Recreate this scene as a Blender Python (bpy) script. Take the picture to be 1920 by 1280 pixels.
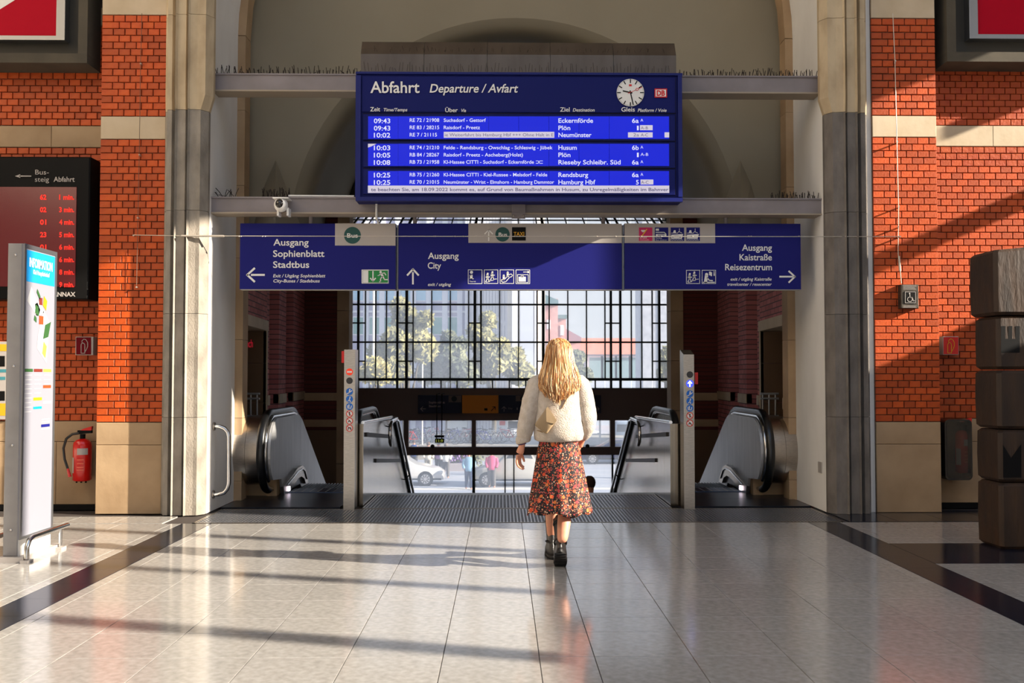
import bpy, bmesh, math, random
from mathutils import Vector, Matrix, noise as mnoise
random.seed(7)
pi = math.pi
for o in list(bpy.data.objects):
    bpy.data.objects.remove(o)
SC = bpy.context.scene
COL = SC.collection

# ------------------------------------------------------------------ camera
F, CX, CY, CAMH = 1867.0, 971.0, 640.0, 1.47
YAW, PIT = math.radians(0.9), math.radians(1.994)
R_ = Vector((math.cos(YAW), -math.sin(YAW), 0))
F_ = Vector((math.sin(YAW)*math.cos(PIT), math.cos(YAW)*math.cos(PIT), math.sin(PIT)))
U_ = R_.cross(F_)
cd = bpy.data.cameras.new('camera'); cam = bpy.data.objects.new('camera', cd); COL.objects.link(cam)
cd.sensor_width = 36.0; cd.lens = F/1920*36.0; cd.shift_x = -(CX-960)/1920
cd.clip_start = 0.05; cd.clip_end = 2000
cam.matrix_world = Matrix.Translation((0, 0, CAMH)) @ Matrix((R_, U_, -F_)).transposed().to_4x4()
cd.dof.use_dof = True; cd.dof.focus_distance = 9.0; cd.dof.aperture_fstop = 5.0
SC.camera = cam

def ray(x, y):
    return (R_*((x-CX)/F) + U_*((CY-y)/F) + F_)
def P(x, y, Y):                      # pixel -> point on the plane Y = const
    d = ray(x, y); t = Y/d.y
    return Vector((d.x*t, Y, CAMH+d.z*t))
def PX(x, y, X):                     # pixel -> point on the plane X = const
    d = ray(x, y); t = X/d.x
    return Vector((X, d.y*t, CAMH+d.z*t))
def proj(p):
    v = Vector(p)-Vector((0, 0, CAMH)); z = v.dot(F_)
    return (CX+F*v.dot(R_)/z, CY-F*v.dot(U_)/z)

# ------------------------------------------------------------------ light
SUN_D = Vector((-1, 0.29, -0.42)).normalized()
sl = bpy.data.lights.new('sun', 'SUN'); sl.energy = 12.5; sl.color = (1.0, 0.90, 0.76); sl.angle = math.radians(0.6)
so = bpy.data.objects.new('sun', sl); COL.objects.link(so)
so.location = (30, -8, 14)
so.rotation_euler = SUN_D.to_track_quat('-Z', 'Y').to_euler()
w = bpy.data.worlds.new('sky'); SC.world = w; w.use_nodes = True
nt = w.node_tree; nt.nodes.clear()
wo = nt.nodes.new('ShaderNodeOutputWorld'); bg = nt.nodes.new('ShaderNodeBackground')
tc = nt.nodes.new('ShaderNodeTexCoord'); sx = nt.nodes.new('ShaderNodeSeparateXYZ'); cr = nt.nodes.new('ShaderNodeValToRGB')
nt.links.new(tc.outputs['Generated'], sx.inputs[0]); nt.links.new(sx.outputs['Z'], cr.inputs[0])
cr.color_ramp.elements[0].position = 0.0; cr.color_ramp.elements[0].color = (0.93, 0.94, 0.95, 1)
cr.color_ramp.elements[1].position = 0.7; cr.color_ramp.elements[1].color = (0.55, 0.70, 0.95, 1)
nt.links.new(cr.outputs[0], bg.inputs['Color']); bg.inputs['Strength'].default_value = 1.0
nt.links.new(bg.outputs[0], wo.inputs[0])
SC.view_settings.view_transform = 'Standard'; SC.view_settings.look = 'None'
SC.view_settings.gamma = 1.0; SC.view_settings.exposure = 0.22
SC.view_settings.use_curve_mapping = False
SC.cycles.max_bounces = 7; SC.cycles.diffuse_bounces = 4; SC.cycles.transparent_max_bounces = 12
SC.cycles.sample_clamp_indirect = 6.0

# ------------------------------------------------------------------ materials
def lin(c):
    r = []
    for v in c:
        v /= 255.0
        r.append(v/12.92 if v <= 0.04045 else ((v+0.055)/1.055)**2.4)
    return (*r, 1)
MATS = {}
def mat(name, c, rough=0.6, metal=0.0, c2=None, scale=3.0, stretch=(1, 1, 1), detail=6, bump=0.0, rnd=0.0, emit=None, es=1.0,
        spec=0.5, contrast=(0.3, 0.7), bscale=None, coat=0.0):
    if name in MATS: return MATS[name]
    m = bpy.data.materials.new(name); MATS[name] = m; m.use_nodes = True
    n = m.node_tree; b = n.nodes['Principled BSDF']; L = n.links
    b.inputs['Roughness'].default_value = rough; b.inputs['Metallic'].default_value = metal
    b.inputs['Specular IOR Level'].default_value = spec
    if coat: b.inputs['Coat Weight'].default_value = coat; b.inputs['Coat Roughness'].default_value = 0.1
    b.inputs['Base Color'].default_value = lin(c)
    out = None
    if c2 or bump:
        t = n.nodes.new('ShaderNodeTexCoord'); mp = n.nodes.new('ShaderNodeMapping'); mp.inputs['Scale'].default_value = stretch
        L.new(t.outputs['Object'], mp.inputs[0])
    if c2:
        nz = n.nodes.new('ShaderNodeTexNoise'); nz.inputs['Scale'].default_value = scale; nz.inputs['Detail'].default_value = detail
        L.new(mp.outputs[0], nz.inputs['Vector'])
        r = n.nodes.new('ShaderNodeValToRGB'); r.color_ramp.elements[0].position = contrast[0]; r.color_ramp.elements[1].position = contrast[1]
        r.color_ramp.elements[0].color = lin(c); r.color_ramp.elements[1].color = lin(c2)
        L.new(nz.outputs[0], r.inputs[0]); out = r.outputs[0]
    if rnd:
        oi = n.nodes.new('ShaderNodeObjectInfo'); hs = n.nodes.new('ShaderNodeHueSaturation')
        ma = n.nodes.new('ShaderNodeMapRange'); ma.inputs['To Min'].default_value = 1-rnd; ma.inputs['To Max'].default_value = 1+rnd*0.8
        L.new(oi.outputs['Random'], ma.inputs[0]); L.new(ma.outputs[0], hs.inputs['Value'])
        if out: L.new(out, hs.inputs['Color'])
        else: hs.inputs['Color'].default_value = lin(c)
        out = hs.outputs[0]
    if out: L.new(out, b.inputs['Base Color'])
    if bump:
        nz2 = n.nodes.new('ShaderNodeTexNoise'); nz2.inputs['Scale'].default_value = bscale or scale*4; nz2.inputs['Detail'].default_value = 4
        L.new(mp.outputs[0], nz2.inputs['Vector'])
        bp = n.nodes.new('ShaderNodeBump'); bp.inputs['Strength'].default_value = bump; bp.inputs['Distance'].default_value = 0.02
        L.new(nz2.outputs[0], bp.inputs['Height']); L.new(bp.outputs[0], b.inputs['Normal'])
    if emit:
        b.inputs['Emission Color'].default_value = lin(emit); b.inputs['Emission Strength'].default_value = es
    return m
def steel(name, c, rough=0.28, stretch=(60, 60, 1), scale=2):
    m = mat(name, c, rough, 1.0, c2=tuple(int(v*0.9) for v in c), scale=scale, stretch=stretch, bump=0.015)
    return m

M = {}
M['floor_tile'] = mat('floor_tile', (154, 150, 144), 0.13, c2=(178, 174, 168), scale=22, detail=8, rnd=0.05, spec=1.0, contrast=(0.3, 0.68))
M['tile_joint'] = mat('tile_joint', (60, 52, 48), 0.8)
M['dark_inlay'] = mat('dark_inlay', (20, 24, 36), 0.16, c2=(28, 32, 46), scale=14, spec=0.6)
M['brick'] = mat('glazed_brick', (174, 62, 12), 0.5, c2=(190, 80, 20), scale=9, rnd=0.24, bump=0.25, bscale=30, spec=0.4)
M['mortar'] = mat('mortar', (86, 70, 60), 0.9, c2=(110, 96, 84), scale=12)
M['brick_far'] = None
M['sandstone'] = mat('sandstone', (178, 150, 116), 0.75, c2=(152, 124, 92), scale=2.2, detail=9, bump=0.15, rnd=0.05, contrast=(0.35, 0.75))
M['sandstone_pale'] = mat('sandstone_pale', (205, 186, 158), 0.75, c2=(188, 168, 138), scale=3, detail=8, bump=0.1)
M['granite'] = mat('granite_shaft', (160, 150, 136), 0.8, c2=(112, 104, 94), scale=4, stretch=(2, 2, 1), detail=12, bump=0.3, bscale=40, contrast=(0.3, 0.85))
M['granite_dark'] = mat('granite_dark', (124, 116, 108), 0.8, c2=(84, 78, 72), scale=4, stretch=(2, 2, 1), detail=12, bump=0.3, bscale=40, contrast=(0.3, 0.85))
M['impost'] = mat('impost_stone', (196, 176, 144), 0.8, c2=(140, 116, 86), scale=3, stretch=(1.5, 1.5, 0.8), detail=12, bump=0.3, contrast=(0.4, 0.95))
M['plaster'] = mat('white_plaster', (238, 235, 230), 0.85, c2=(214, 208, 200), scale=1.4, stretch=(1, 1, 0.5), detail=8, bump=0.1, contrast=(0.4, 0.85))
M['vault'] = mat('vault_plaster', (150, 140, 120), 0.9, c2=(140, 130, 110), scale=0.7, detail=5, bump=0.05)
M['steel_paint'] = mat('grey_painted_steel', (134, 126, 128), 0.5, c2=(118, 110, 110), scale=3, detail=8)
M['bottom_flange'] = mat('pale_flange', (158, 144, 126), 0.55)  # bottom flange is paler than the web
M['blue'] = mat('sign_blue', (26, 28, 108), 0.6, spec=0.15)
M['board_blue'] = mat('board_blue', (16, 24, 92), 0.5, spec=0.15)
M['board_frame'] = mat('board_frame_blue', (18, 28, 100), 0.4, spec=0.3)
M['white'] = mat('sign_white', (228, 226, 222), 0.5)
M['sign_grey'] = mat('sign_grey', (172, 164, 158), 0.5)
M['black'] = mat('black', (14, 13, 13), 0.6, spec=0.15)
M['red'] = mat('signal_red', (206, 22, 16), 0.35)
M['yellow'] = mat('yellow', (226, 164, 24), 0.5)
M['steel'] = steel('brushed_steel', (190, 180, 168), 0.3, (1, 1, 6), 20)
M['steel_v'] = steel('brushed_steel_vertical', (150, 138, 122), 0.16, (14, 14, 0.4), 3)
M['steel_soft'] = steel('satin_steel', (196, 196, 196), 0.42, (8, 8, 0.4), 4); M['steel_soft'].node_tree.nodes['Principled BSDF'].inputs['Metallic'].default_value = 0.55
M['chrome'] = mat('chrome', (210, 208, 206), 0.16, 1.0)
M['rubber'] = mat('black_rubber', (14, 14, 15), 0.32, spec=0.6)
M['comb'] = mat('dark_ribbed_plate', (46, 48, 56), 0.3, 0.7, c2=(60, 62, 70), scale=6)
M['grate'] = mat('grating_steel', (176, 176, 180), 0.28, 0.9)
M['pit'] = mat('grating_pit', (14, 13, 14), 0.9)
M['frame_green'] = mat('window_bar_paint', (30, 42, 38), 0.5)
M['dark_band'] = mat('dark_bronze_panel', (124, 104, 94), 0.6)
M['concrete'] = mat('grey_render', (84, 77, 64), 0.9, c2=(70, 64, 54), scale=3, bump=0.1)
M['dark_frame'] = mat('dark_frame', (58, 54, 46), 0.7)
M['alu'] = mat('aluminium', (150, 150, 152), 0.4, 0.9)
M['spike'] = mat('rusty_spike', (48, 38, 32), 0.5, 0.5)
M['wire'] = mat('wire', (200, 190, 176), 0.4, 0.6)
M['lcd'] = mat('lcd_blue', (4, 10, 60), 0.3, emit=(2, 26, 206), es=0.9)
M['lcdw'] = mat('lcd_white', (60, 60, 60), 0.4, emit=(206, 198, 214), es=0.85)
M['lcdt'] = mat('lcd_text', (60, 60, 60), 0.4, emit=(214, 214, 236), es=0.95)
M['lcdg'] = mat('lcd_grey_text', (70, 66, 100), 0.5, emit=(86, 82, 120), es=0.5)
M['seam'] = mat('lcd_seam', (4, 6, 50), 0.5)

def brickmat(name, c, c2, mortar, row, width):
    m = bpy.data.materials.new(name); m.use_nodes = True; n = m.node_tree; b = n.nodes['Principled BSDF']
    t = n.nodes.new('ShaderNodeTexCoord'); s = n.nodes.new('ShaderNodeSeparateXYZ'); cb = n.nodes.new('ShaderNodeCombineXYZ')
    ad = n.nodes.new('ShaderNodeMath'); ad.operation = 'ADD'
    n.links.new(t.outputs['Object'], s.inputs[0]); ad.inputs[0].default_value = 0; n.links.new(s.outputs['Y'], ad.inputs[1])
    n.links.new(ad.outputs[0], cb.inputs['X']); n.links.new(s.outputs['Z'], cb.inputs['Y'])
    br = n.nodes.new('ShaderNodeTexBrick'); n.links.new(cb.outputs[0], br.inputs['Vector'])
    br.inputs['Scale'].default_value = 1; br.inputs['Brick Width'].default_value = width; br.inputs['Row Height'].default_value = row
    br.inputs['Mortar Size'].default_value = 0.007; br.inputs['Color1'].default_value = lin(c); br.inputs['Color2'].default_value = lin(c2); br.inputs['Mortar'].default_value = lin(mortar)
    n.links.new(br.outputs['Color'], b.inputs['Base Color']); b.inputs['Roughness'].default_value = 0.8; b.inputs['Specular IOR Level'].default_value = 0.1
    bp = n.nodes.new('ShaderNodeBump'); bp.inputs['Distance'].default_value = 0.01; bp.inputs['Strength'].default_value = 0.5; bp.invert = True
    n.links.new(br.outputs['Fac'], bp.inputs['Height']); n.links.new(bp.outputs[0], b.inputs['Normal'])
    return m
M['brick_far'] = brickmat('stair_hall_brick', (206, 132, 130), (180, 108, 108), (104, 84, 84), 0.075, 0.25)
M['brick_shaded'] = brickmat('shaded_hall_brick', (104, 54, 48), (92, 46, 42), (70, 48, 44), 0.075, 0.25)  # darker copy of the hall brick, shade put into its colour

# ------------------------------------------------------------------ mesh builder
WLOC = {}
class MB:
    def __init__(s): s.v = []; s.f = []; s.sm = []
    def add(s, vs, fs, smooth=False):
        k = len(s.v); s.v += [Vector(p) for p in vs]; s.f += [tuple(i+k for i in f) for f in fs]; s.sm += [smooth]*len(fs); return s
    def box(s, x0, x1, y0, y1, z0, z1):
        x0, x1 = min(x0, x1), max(x0, x1); y0, y1 = min(y0, y1), max(y0, y1); z0, z1 = min(z0, z1), max(z0, z1)
        return s.add([(x0,y0,z0),(x1,y0,z0),(x1,y1,z0),(x0,y1,z0),(x0,y0,z1),(x1,y0,z1),(x1,y1,z1),(x0,y1,z1)],
                     [(0,3,2,1),(4,5,6,7),(0,1,5,4),(1,2,6,5),(2,3,7,6),(3,0,4,7)])
    def cbox(s, x0, x1, y0, y1, z0, z1, b=0.01):     # chamfered towards -Y (front) edges
        x0, x1 = min(x0, x1), max(x0, x1); z0, z1 = min(z0, z1), max(z0, z1)
        return s.add([(x0,y1,z0),(x1,y1,z0),(x1,y1,z1),(x0,y1,z1),(x0,y0+b,z0),(x1,y0+b,z0),(x1,y0+b,z1),(x0,y0+b,z1),
                      (x0+b,y0,z0+b),(x1-b,y0,z0+b),(x1-b,y0,z1-b),(x0+b,y0,z1-b)],
                     [(0,3,2,1),(0,1,5,4),(1,2,6,5),(2,3,7,6),(3,0,4,7),(4,5,9,8),(5,6,10,9),(6,7,11,10),(7,4,8,11),(8,9,10,11)])
    def prism(s, poly, ax, a, b, smooth=False):     # 2D polygon extruded along axis: 'x'->(a,p,q) 'y'->(p,a,q) 'z'->(p,q,a)
        def mk(p, t): return {'x': (t, p[0], p[1]), 'y': (p[0], t, p[1]), 'z': (p[0], p[1], t)}[ax]
        n = len(poly)
        vs = [mk(p, a) for p in poly]+[mk(p, b) for p in poly]
        s.add(vs, [(i, (i+1) % n, n+(i+1) % n, n+i) for i in range(n)], smooth)
        s.add(vs, [tuple(range(n))[::-1], tuple(range(n, 2*n))])
        return s
    def tube(s, path, r, n=8, caps=True, flat=None, smooth=True, closed=False):
        path = [Vector(p) for p in path]; m = len(path); vs = []; N = None
        for i, p in enumerate(path):
            if closed: t = path[(i+1) % m]-path[i-1]
            else: t = path[min(i+1, m-1)]-path[max(i-1, 0)]
            t.normalize()
            if N is None:
                N = Vector((0, 0, 1)) if abs(t.z) < 0.9 else Vector((0, 1, 0))
            N = (N-t*N.dot(t)).normalized(); B = t.cross(N)
            rr = r[i] if isinstance(r, (list, tuple)) else r
            for k in range(n):
                a = 2*pi*k/n
                vs.append(p+N*math.cos(a)*rr*(flat or 1)+B*math.sin(a)*rr)
        fs = []
        for i in range(m if closed else m-1):
            j = (i+1) % m
            for k in range(n):
                fs.append((i*n+k, i*n+(k+1) % n, j*n+(k+1) % n, j*n+k))
        s.add(vs, fs, smooth)
        if caps and not closed:
            s.add(vs[:n], [tuple(range(n))[::-1]]); s.add(vs[-n:], [tuple(range(n))])
        return s
    def loft(s, rings, smooth=True, caps=(True, True)):
        n = len(rings[0]); vs = [p for r in rings for p in r]; fs = []
        for i in range(len(rings)-1):
            for k in range(n):
                fs.append((i*n+k, i*n+(k+1) % n, (i+1)*n+(k+1) % n, (i+1)*n+k))
        k0 = len(s.v)
        s.add(vs, fs, smooth)
        if caps[0]: s.f.append(tuple(k0+i for i in range(n))[::-1]); s.sm.append(smooth)
        if caps[1]: s.f.append(tuple(k0+len(vs)-n+i for i in range(n))); s.sm.append(smooth)
        return s
    def ell(s, c, rx, ry, rz, nu=14, nv=8):
        rings = []
        for j in range(1, nv):
            t = pi*j/nv
            rings.append([(c[0]+rx*math.sin(t)*math.cos(2*pi*i/nu), c[1]+ry*math.sin(t)*math.sin(2*pi*i/nu), c[2]-rz*math.cos(t)) for i in range(nu)])
        return s.loft(rings)
    def build(s, name, m, parent=None, origin=None, stuff=False):
        if origin is not None: org = Vector(origin)
        else:
            lo = [min(v[i] for v in s.v) for i in range(3)]; hi = [max(v[i] for v in s.v) for i in range(3)]
            org = Vector(((lo[0]+hi[0])/2, (lo[1]+hi[1])/2, lo[2] if parent is None else (lo[2]+hi[2])/2))
        me = bpy.data.meshes.new(name); me.from_pydata([v-org for v in s.v], [], s.f)
        me.polygons.foreach_set('use_smooth', s.sm); me.update()
        if isinstance(m, str): m = M[m]
        me.materials.append(m)
        return link(name, me, org, parent, stuff)
def link(name, data, org, parent=None, stuff=False):
    o = bpy.data.objects.new(name, data); COL.objects.link(o)
    org = Vector(org)
    WLOC[o.name] = org
    if parent is not None:
        o.parent = parent; o.location = org-WLOC[parent.name]
    else: o.location = org
    if stuff: o['kind'] = 'stuff'
    return o
def thing(name, label, cat, loc, group=None, kind=None):
    o = link(name, None, loc); return tag(o, label, cat, group, kind)
def tag(o, label=None, cat=None, group=None, kind=None):
    if label: o['label'] = label
    if cat: o['category'] = cat
    if group: o['group'] = group
    if kind: o['kind'] = kind
    return o
def copy_tree(o, parent=None, d=Vector((0, 0, 0))):
    c = o.copy(); COL.objects.link(c); c.parent = parent
    if parent is None: c.location = o.location+d; WLOC[c.name] = WLOC[o.name]+d
    for ch in list(o.children): copy_tree(ch, c)
    return c

# flat print: shapes given in photo pixels, mapped on a real plane
_TX = {}
def text_mesh(t, res=3, off=0.0):
    k_ = (t, off)
    if k_ not in _TX:
        c = bpy.data.curves.new('t', 'FONT'); c.body = t; c.resolution_u = res; c.offset = off
        o = bpy.data.objects.new('t', c); me = bpy.data.meshes.new_from_object(o)
        vs = [(v.co.x, v.co.y) for v in me.vertices]; fs = [tuple(p.vertices) for p in me.polygons]
        bpy.data.objects.remove(o); bpy.data.curves.remove(c); bpy.data.meshes.remove(me)
        _TX[k_] = (vs, fs)
    return _TX[k_]
class Ink(MB):
    def __init__(s, mp): super().__init__(); s.mp = mp; s.seg = []
    def mark(s, name=None): s.seg.append((name, len(s.f))); return s
    def build(s, name, m, parent=None, origin=None, stuff=False):
        segs = [('', 0)]+s.seg; ends = [q[1] for q in segs[1:]]+[len(s.f)]
        parts = {}
        for i, ((nm, a), b) in enumerate(zip(segs, ends)):
            if b > a: parts.setdefault('' if not nm else (i, nm), []).extend(range(a, b))
        if len(parts) < 2: return MB.build(s, name, m, parent, origin, stuff)
        last = None
        for key, fs in parts.items():
            nm = name if key == '' or key[1] == '*' else key[1]
            b_ = MB(); idx = {}
            for fi in fs:
                f = s.f[fi]
                for v in f:
                    if v not in idx: idx[v] = len(b_.v); b_.v.append(s.v[v])
                b_.f.append(tuple(idx[v] for v in f)); b_.sm.append(False)
            last = b_.build(nm, m, parent)
        return last
    def pts(s, ps, fs): return s.add([s.mp(x, y) for x, y in ps], fs)
    def poly(s, ps): return s.pts(ps, [tuple(range(len(ps)))])
    def rect(s, x0, y0, x1, y1): return s.poly([(x0, y1), (x1, y1), (x1, y0), (x0, y0)])
    def disc(s, x, y, r, n=24, ry=None): return s.poly([(x+r*math.cos(2*pi*i/n), y-(ry or r)*math.sin(2*pi*i/n)) for i in range(n)])
    def ring(s, x, y, r, w, n=24):
        o = [(x+r*math.cos(2*pi*i/n), y-r*math.sin(2*pi*i/n)) for i in range(n)]; i_ = [(x+(r-w)*math.cos(2*pi*i/n), y-(r-w)*math.sin(2*pi*i/n)) for i in range(n)]
        return s.pts(o+i_, [(i, (i+1) % n, n+(i+1) % n, n+i) for i in range(n)])
    def frame(s, x0, y0, x1, y1, w):
        s.rect(x0, y0, x1, y0+w); s.rect(x0, y1-w, x1, y1); s.rect(x0, y0+w, x0+w, y1-w); return s.rect(x1-w, y0+w, x1, y1-w)
    def line(s, pts, w):
        for (x0, y0), (x1, y1) in zip(pts, pts[1:]):
            d = math.hypot(x1-x0, y1-y0) or 1; nx, ny = -(y1-y0)/d*w/2, (x1-x0)/d*w/2
            ex, ey = (x1-x0)/d*w*0.3, (y1-y0)/d*w*0.3
            s.poly([(x0+nx-ex, y0+ny-ey), (x1+nx+ex, y1+ny+ey), (x1-nx+ex, y1-ny+ey), (x0-nx-ex, y0-ny-ey)])
        return s
    def text(s, t, x0, x1, yb, cap, it=False, off=0.0):
        vs, fs = text_mesh(t, 3, off)
        a = min(v[0] for v in vs); b = max(v[0] for v in vs); k = (x1-x0)/(b-a)
        sh = 0.2 if it else 0
        prev = s.seg[-1][0] if s.seg else None
        if prev in (None, ''): s.mark('*')
        s.pts([(x0+(v[0]-a)*k+v[1]/0.69*cap*sh, yb-v[1]/0.69*cap) for v in vs], fs)
        if prev in (None, ''): s.mark('')
        return s
def onY(Y): return lambda x, y: P(x, y, Y)
def onX(X): return lambda x, y: PX(x, y, X)
# ================================================================== STRUCTURE
XC = 0.17
XL, XR = -3.17, 3.51                 # clear opening of the archway
# ---- floor
fl = MB(); fl.box(-9, 9, -6, 10.07, -0.3, -0.012); fl.box(-9, -3.12, 10.07, 11.2, -0.3, -0.012); fl.box(3.47, 9, 10.07, 11.2, -0.3, -0.012)
fl.box(-3.12, 3.47, 10.07, 12.62, -0.3, -0.07)
floor = tag(fl.build('floor', 'tile_joint', origin=(0, 5, 0)), 'large station hall floor of square grey speckled tiles in front of the arch', kind='structure')
xb = [-0.31, 0.195, 0.485, 1.0, 1.5, 1.99, 2.49, 2.99, 3.08]
xb = [-3.17+0.27+0.0, -2.81, -2.31, -1.81, -1.31, -0.81] + xb
right_x = [3.40, 3.49] + [3.99+0.5*i for i in range(11)]
left_x = [-3.20-0.09, -3.20][:1]+[-3.20]
left_x = [-8.79+0.5*i for i in range(12)]+[-3.20]
yb = [10.04, 9.6, 9.09, 8.62, 8.12, 7.61, 7.11, 6.61, 6.125, 5.777, 5.277, 4.788, 4.29]
_tm = {}
def tile(x0, x1, y0, y1):
    g = 0.0022
    k = (round(x1-x0, 3), round(y1-y0, 3))
    if k not in _tm:
        a, b = (x1-x0)/2-g, (y1-y0)/2-g; t = MB()
        t.add([(-a,-b,-.012),(a,-b,-.012),(a,b,-.012),(-a,b,-.012),(-a,-b,-.0008),(a,-b,-.0008),(a,b,-.0008),(-a,b,-.0008),
               (-a+.001,-b+.001,0),(a-.001,-b+.001,0),(a-.001,b-.001,0),(-a+.001,b-.001,0)],
              [(0,1,5,4),(1,2,6,5),(2,3,7,6),(3,0,4,7),(4,5,9,8),(5,6,10,9),(6,7,11,10),(7,4,8,11),(8,9,10,11)])
        me = bpy.data.meshes.new('tile'); me.from_pydata(t.v, [], t.f); me.materials.append(M['floor_tile']); _tm[k] = me
    o = link('tile', _tm[k], ((x0+x1)/2, (y0+y1)/2, 0), floor)
    o.rotation_euler = (random.uniform(-1, 1)*0.0006, random.uniform(-1, 1)*0.0006, 0)
rest = MB()
def tile_rows(xs, ys, skip=None):
    for ya, yb_ in zip(ys[1:], ys):
        for xa, xb_ in zip(xs, xs[1:]):
            if skip and skip(xa, xb_, ya, yb_): continue
            mx = (xa+xb_)/2; my = (ya+yb_)/2
            if -0.545*my-0.1 < mx < 0.535*my+0.1: tile(xa, xb_, ya, yb_)
            else: rest.box(xa+.0025, xb_-.0025, ya+.0025, yb_-.0025, -.012, 0)
sk = lambda xa, xb_, ya, yb_: False
tile_rows(xb, yb)
tile_rows(left_x, yb)
# right field is cut by the dark cross band (Y 7.8..8.77)
tile_rows(right_x, [10.04, 9.6, 9.09, 8.77]); tile_rows(right_x, [7.82, 7.61, 7.11, 6.61, 6.125, 5.777, 5.277, 4.788, 4.29])
xs_all = [-8.99+0.5*i for i in range(37)]
for i in range(20):
    ya = 4.29-0.5*(i+1)
    for a in xs_all[:-1]: rest.box(a+.0025, a+.4975, ya+.0025, ya+.4975, -.012, 0)
rest.build('outer_tiles', 'floor_tile', floor, stuff=True)
for (a, b, c, d) in ((-3.197, -2.903, 4.29, 10.04), (3.083, 3.397, 4.29, 10.04)):
    n = 12
    for i in range(n):
        y0 = c+(d-c)*i/n; y1 = c+(d-c)*(i+1)/n
        MB().box(a, b, y0+.001, y1-.001, -.012, .0006).build('dark_floor_plate', 'dark_inlay', floor)
for i in range(10):
    MB().box(3.402+i*0.55, 3.95+i*0.55, 7.825, 8.765, -.012, .0006).build('dark_floor_plate', 'dark_inlay', floor)
for i in range(11):                                   # wall border strips
    MB().box(-8.9+i*0.5, -8.405+i*0.5, 10.075, 10.56, -.012, 0).build('border_tile', 'floor_tile', floor)
    MB().box(3.52+i*0.5, 4.015+i*0.5, 10.075, 10.9, -.012, 0).build('border_tile', 'dark_inlay', floor)

# ---- gratings
def grating(name, label, x0, x1, y0, y1, sx, sy):
    t = thing(name, label, 'grating', ((x0+x1)/2, (y0+y1)/2, -0.05))
    b = MB(); fr = 0.02
    for q in ((x0, x1, y0, y0+fr), (x0, x1, y1-fr, y1), (x0, x0+fr, y0, y1), (x1-fr, x1, y0, y1)): b.box(*q, -0.05, 0.001)
    b.build('frame', 'steel', t)
    g = MB(); n = round((x1-x0)/sx)
    for i in range(1, n):
        x = x0+(x1-x0)*i/n; g.box(x-.006, x+.006, y0+fr, y1-fr, -.03, 0)
    n = round((y1-y0)/sy)
    for i in range(1, n):
        y = y0+(y1-y0)*i/n; g.box(x0+fr, x1-fr, y-.005, y+.005, -.03, 0)
    g.build('mesh_bars', 'grate', t, stuff=True)
    MB().box(x0+fr, x1-fr, y0+fr, y1-fr, -.052, -.045).build('pit_bottom', 'pit', t)
grating('floor_grating', 'wide dark steel grating set in the floor across the arch threshold', -3.1, 3.45, 10.08, 11.12, 0.035, 0.07)
grating('stair_head_grating', 'dark steel grating directly at the top of the stairs between the steel posts', -1.56, 1.9, 11.17, 12.42, 0.04, 0.07)
MB().box(-1.6, 1.94, 12.43, 12.62, -.07, 0.0).build('trim_1', 'steel_soft')
tag(bpy.data.objects['trim_1'], 'pale metal nosing along the head of the stairs', kind='structure')

# ---- walls with individual bricks
_bm = {}
def brick_mesh(L, H=0.0664, D=0.02):
    k = (round(L, 3), H)
    if k not in _bm:
        t = MB(); t.cbox(-L/2, L/2, -D, 0, -H/2, H/2, 0.0035)
        me = bpy.data.meshes.new('brick'); me.from_pydata(t.v, [], t.f); me.materials.append(M['brick']); _bm[k] = me
    return _bm[k]
def bricks(parent, x0, x1, zones, Y, hide=None, lim=295, closer=True, mid=True):
    """zones: list of (z0, z1). bricks .115 + joint .0095, course .0744; visible ones are parts, the rest one joined part"""
    cand = []; row = 0
    for z0, z1 in zones:
        n = max(1, round((z1-z0)/0.0744)); h = (z1-z0)/n
        for i in range(n):
            zc = z0+h*(i+0.5); row += 1
            x = x0; segs = []
            first = 0.178 if (row % 2 and closer) else 0.115
            if not closer and row % 2: first = 0.055
            L = first
            while x < x1-0.01:
                e = min(x+L, x1)
                if x1-e < 0.05: e = x1
                segs.append((x, e)); x = e+0.0095; L = 0.1155
            for a, b in segs:
                px, py = proj(((a+b)/2, Y, zc)); vis = -12 < px < 1932 and -8 < py < 1280 and not (hide and hide(px, py))
                cand.append((not vis, abs(px-960), a, b, zc))
    cand.sort(key=lambda c: (c[0],))
    st = MB(); n = 0
    for nv, _, a, b, zc in cand:
        if not nv and n < lim:
            o = link('brick', brick_mesh(round(b-a, 2)-0.0), ((a+b)/2, Y, zc), parent); n += 1
            o.scale = ((b-a)/round(b-a, 2), 1, 1)
            o.location.y += random.uniform(-.0012, .0012); o.rotation_euler = (random.uniform(-.006, .006), 0, random.uniform(-.006, .006))
        else: st.cbox(a, b, Y-.02, Y, zc-.0332, zc+.0332, .0035)
    if st.v: st.build('further_bricks', 'brick', parent, stuff=True)
    return n
def stone_row(parent, xs, z0, z1, Y, m='sandstone', d=0.022, name='stone_block'):
    for a, b in zip(xs, xs[1:]): MB().cbox(a+.002, b-.002, Y-d, Y, z0+.002, z1-.002, .004).build(name, m, parent)

YP, YW = 10.76, 11.10
Z = lambda y, Y: P(960, y, Y).z
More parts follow.
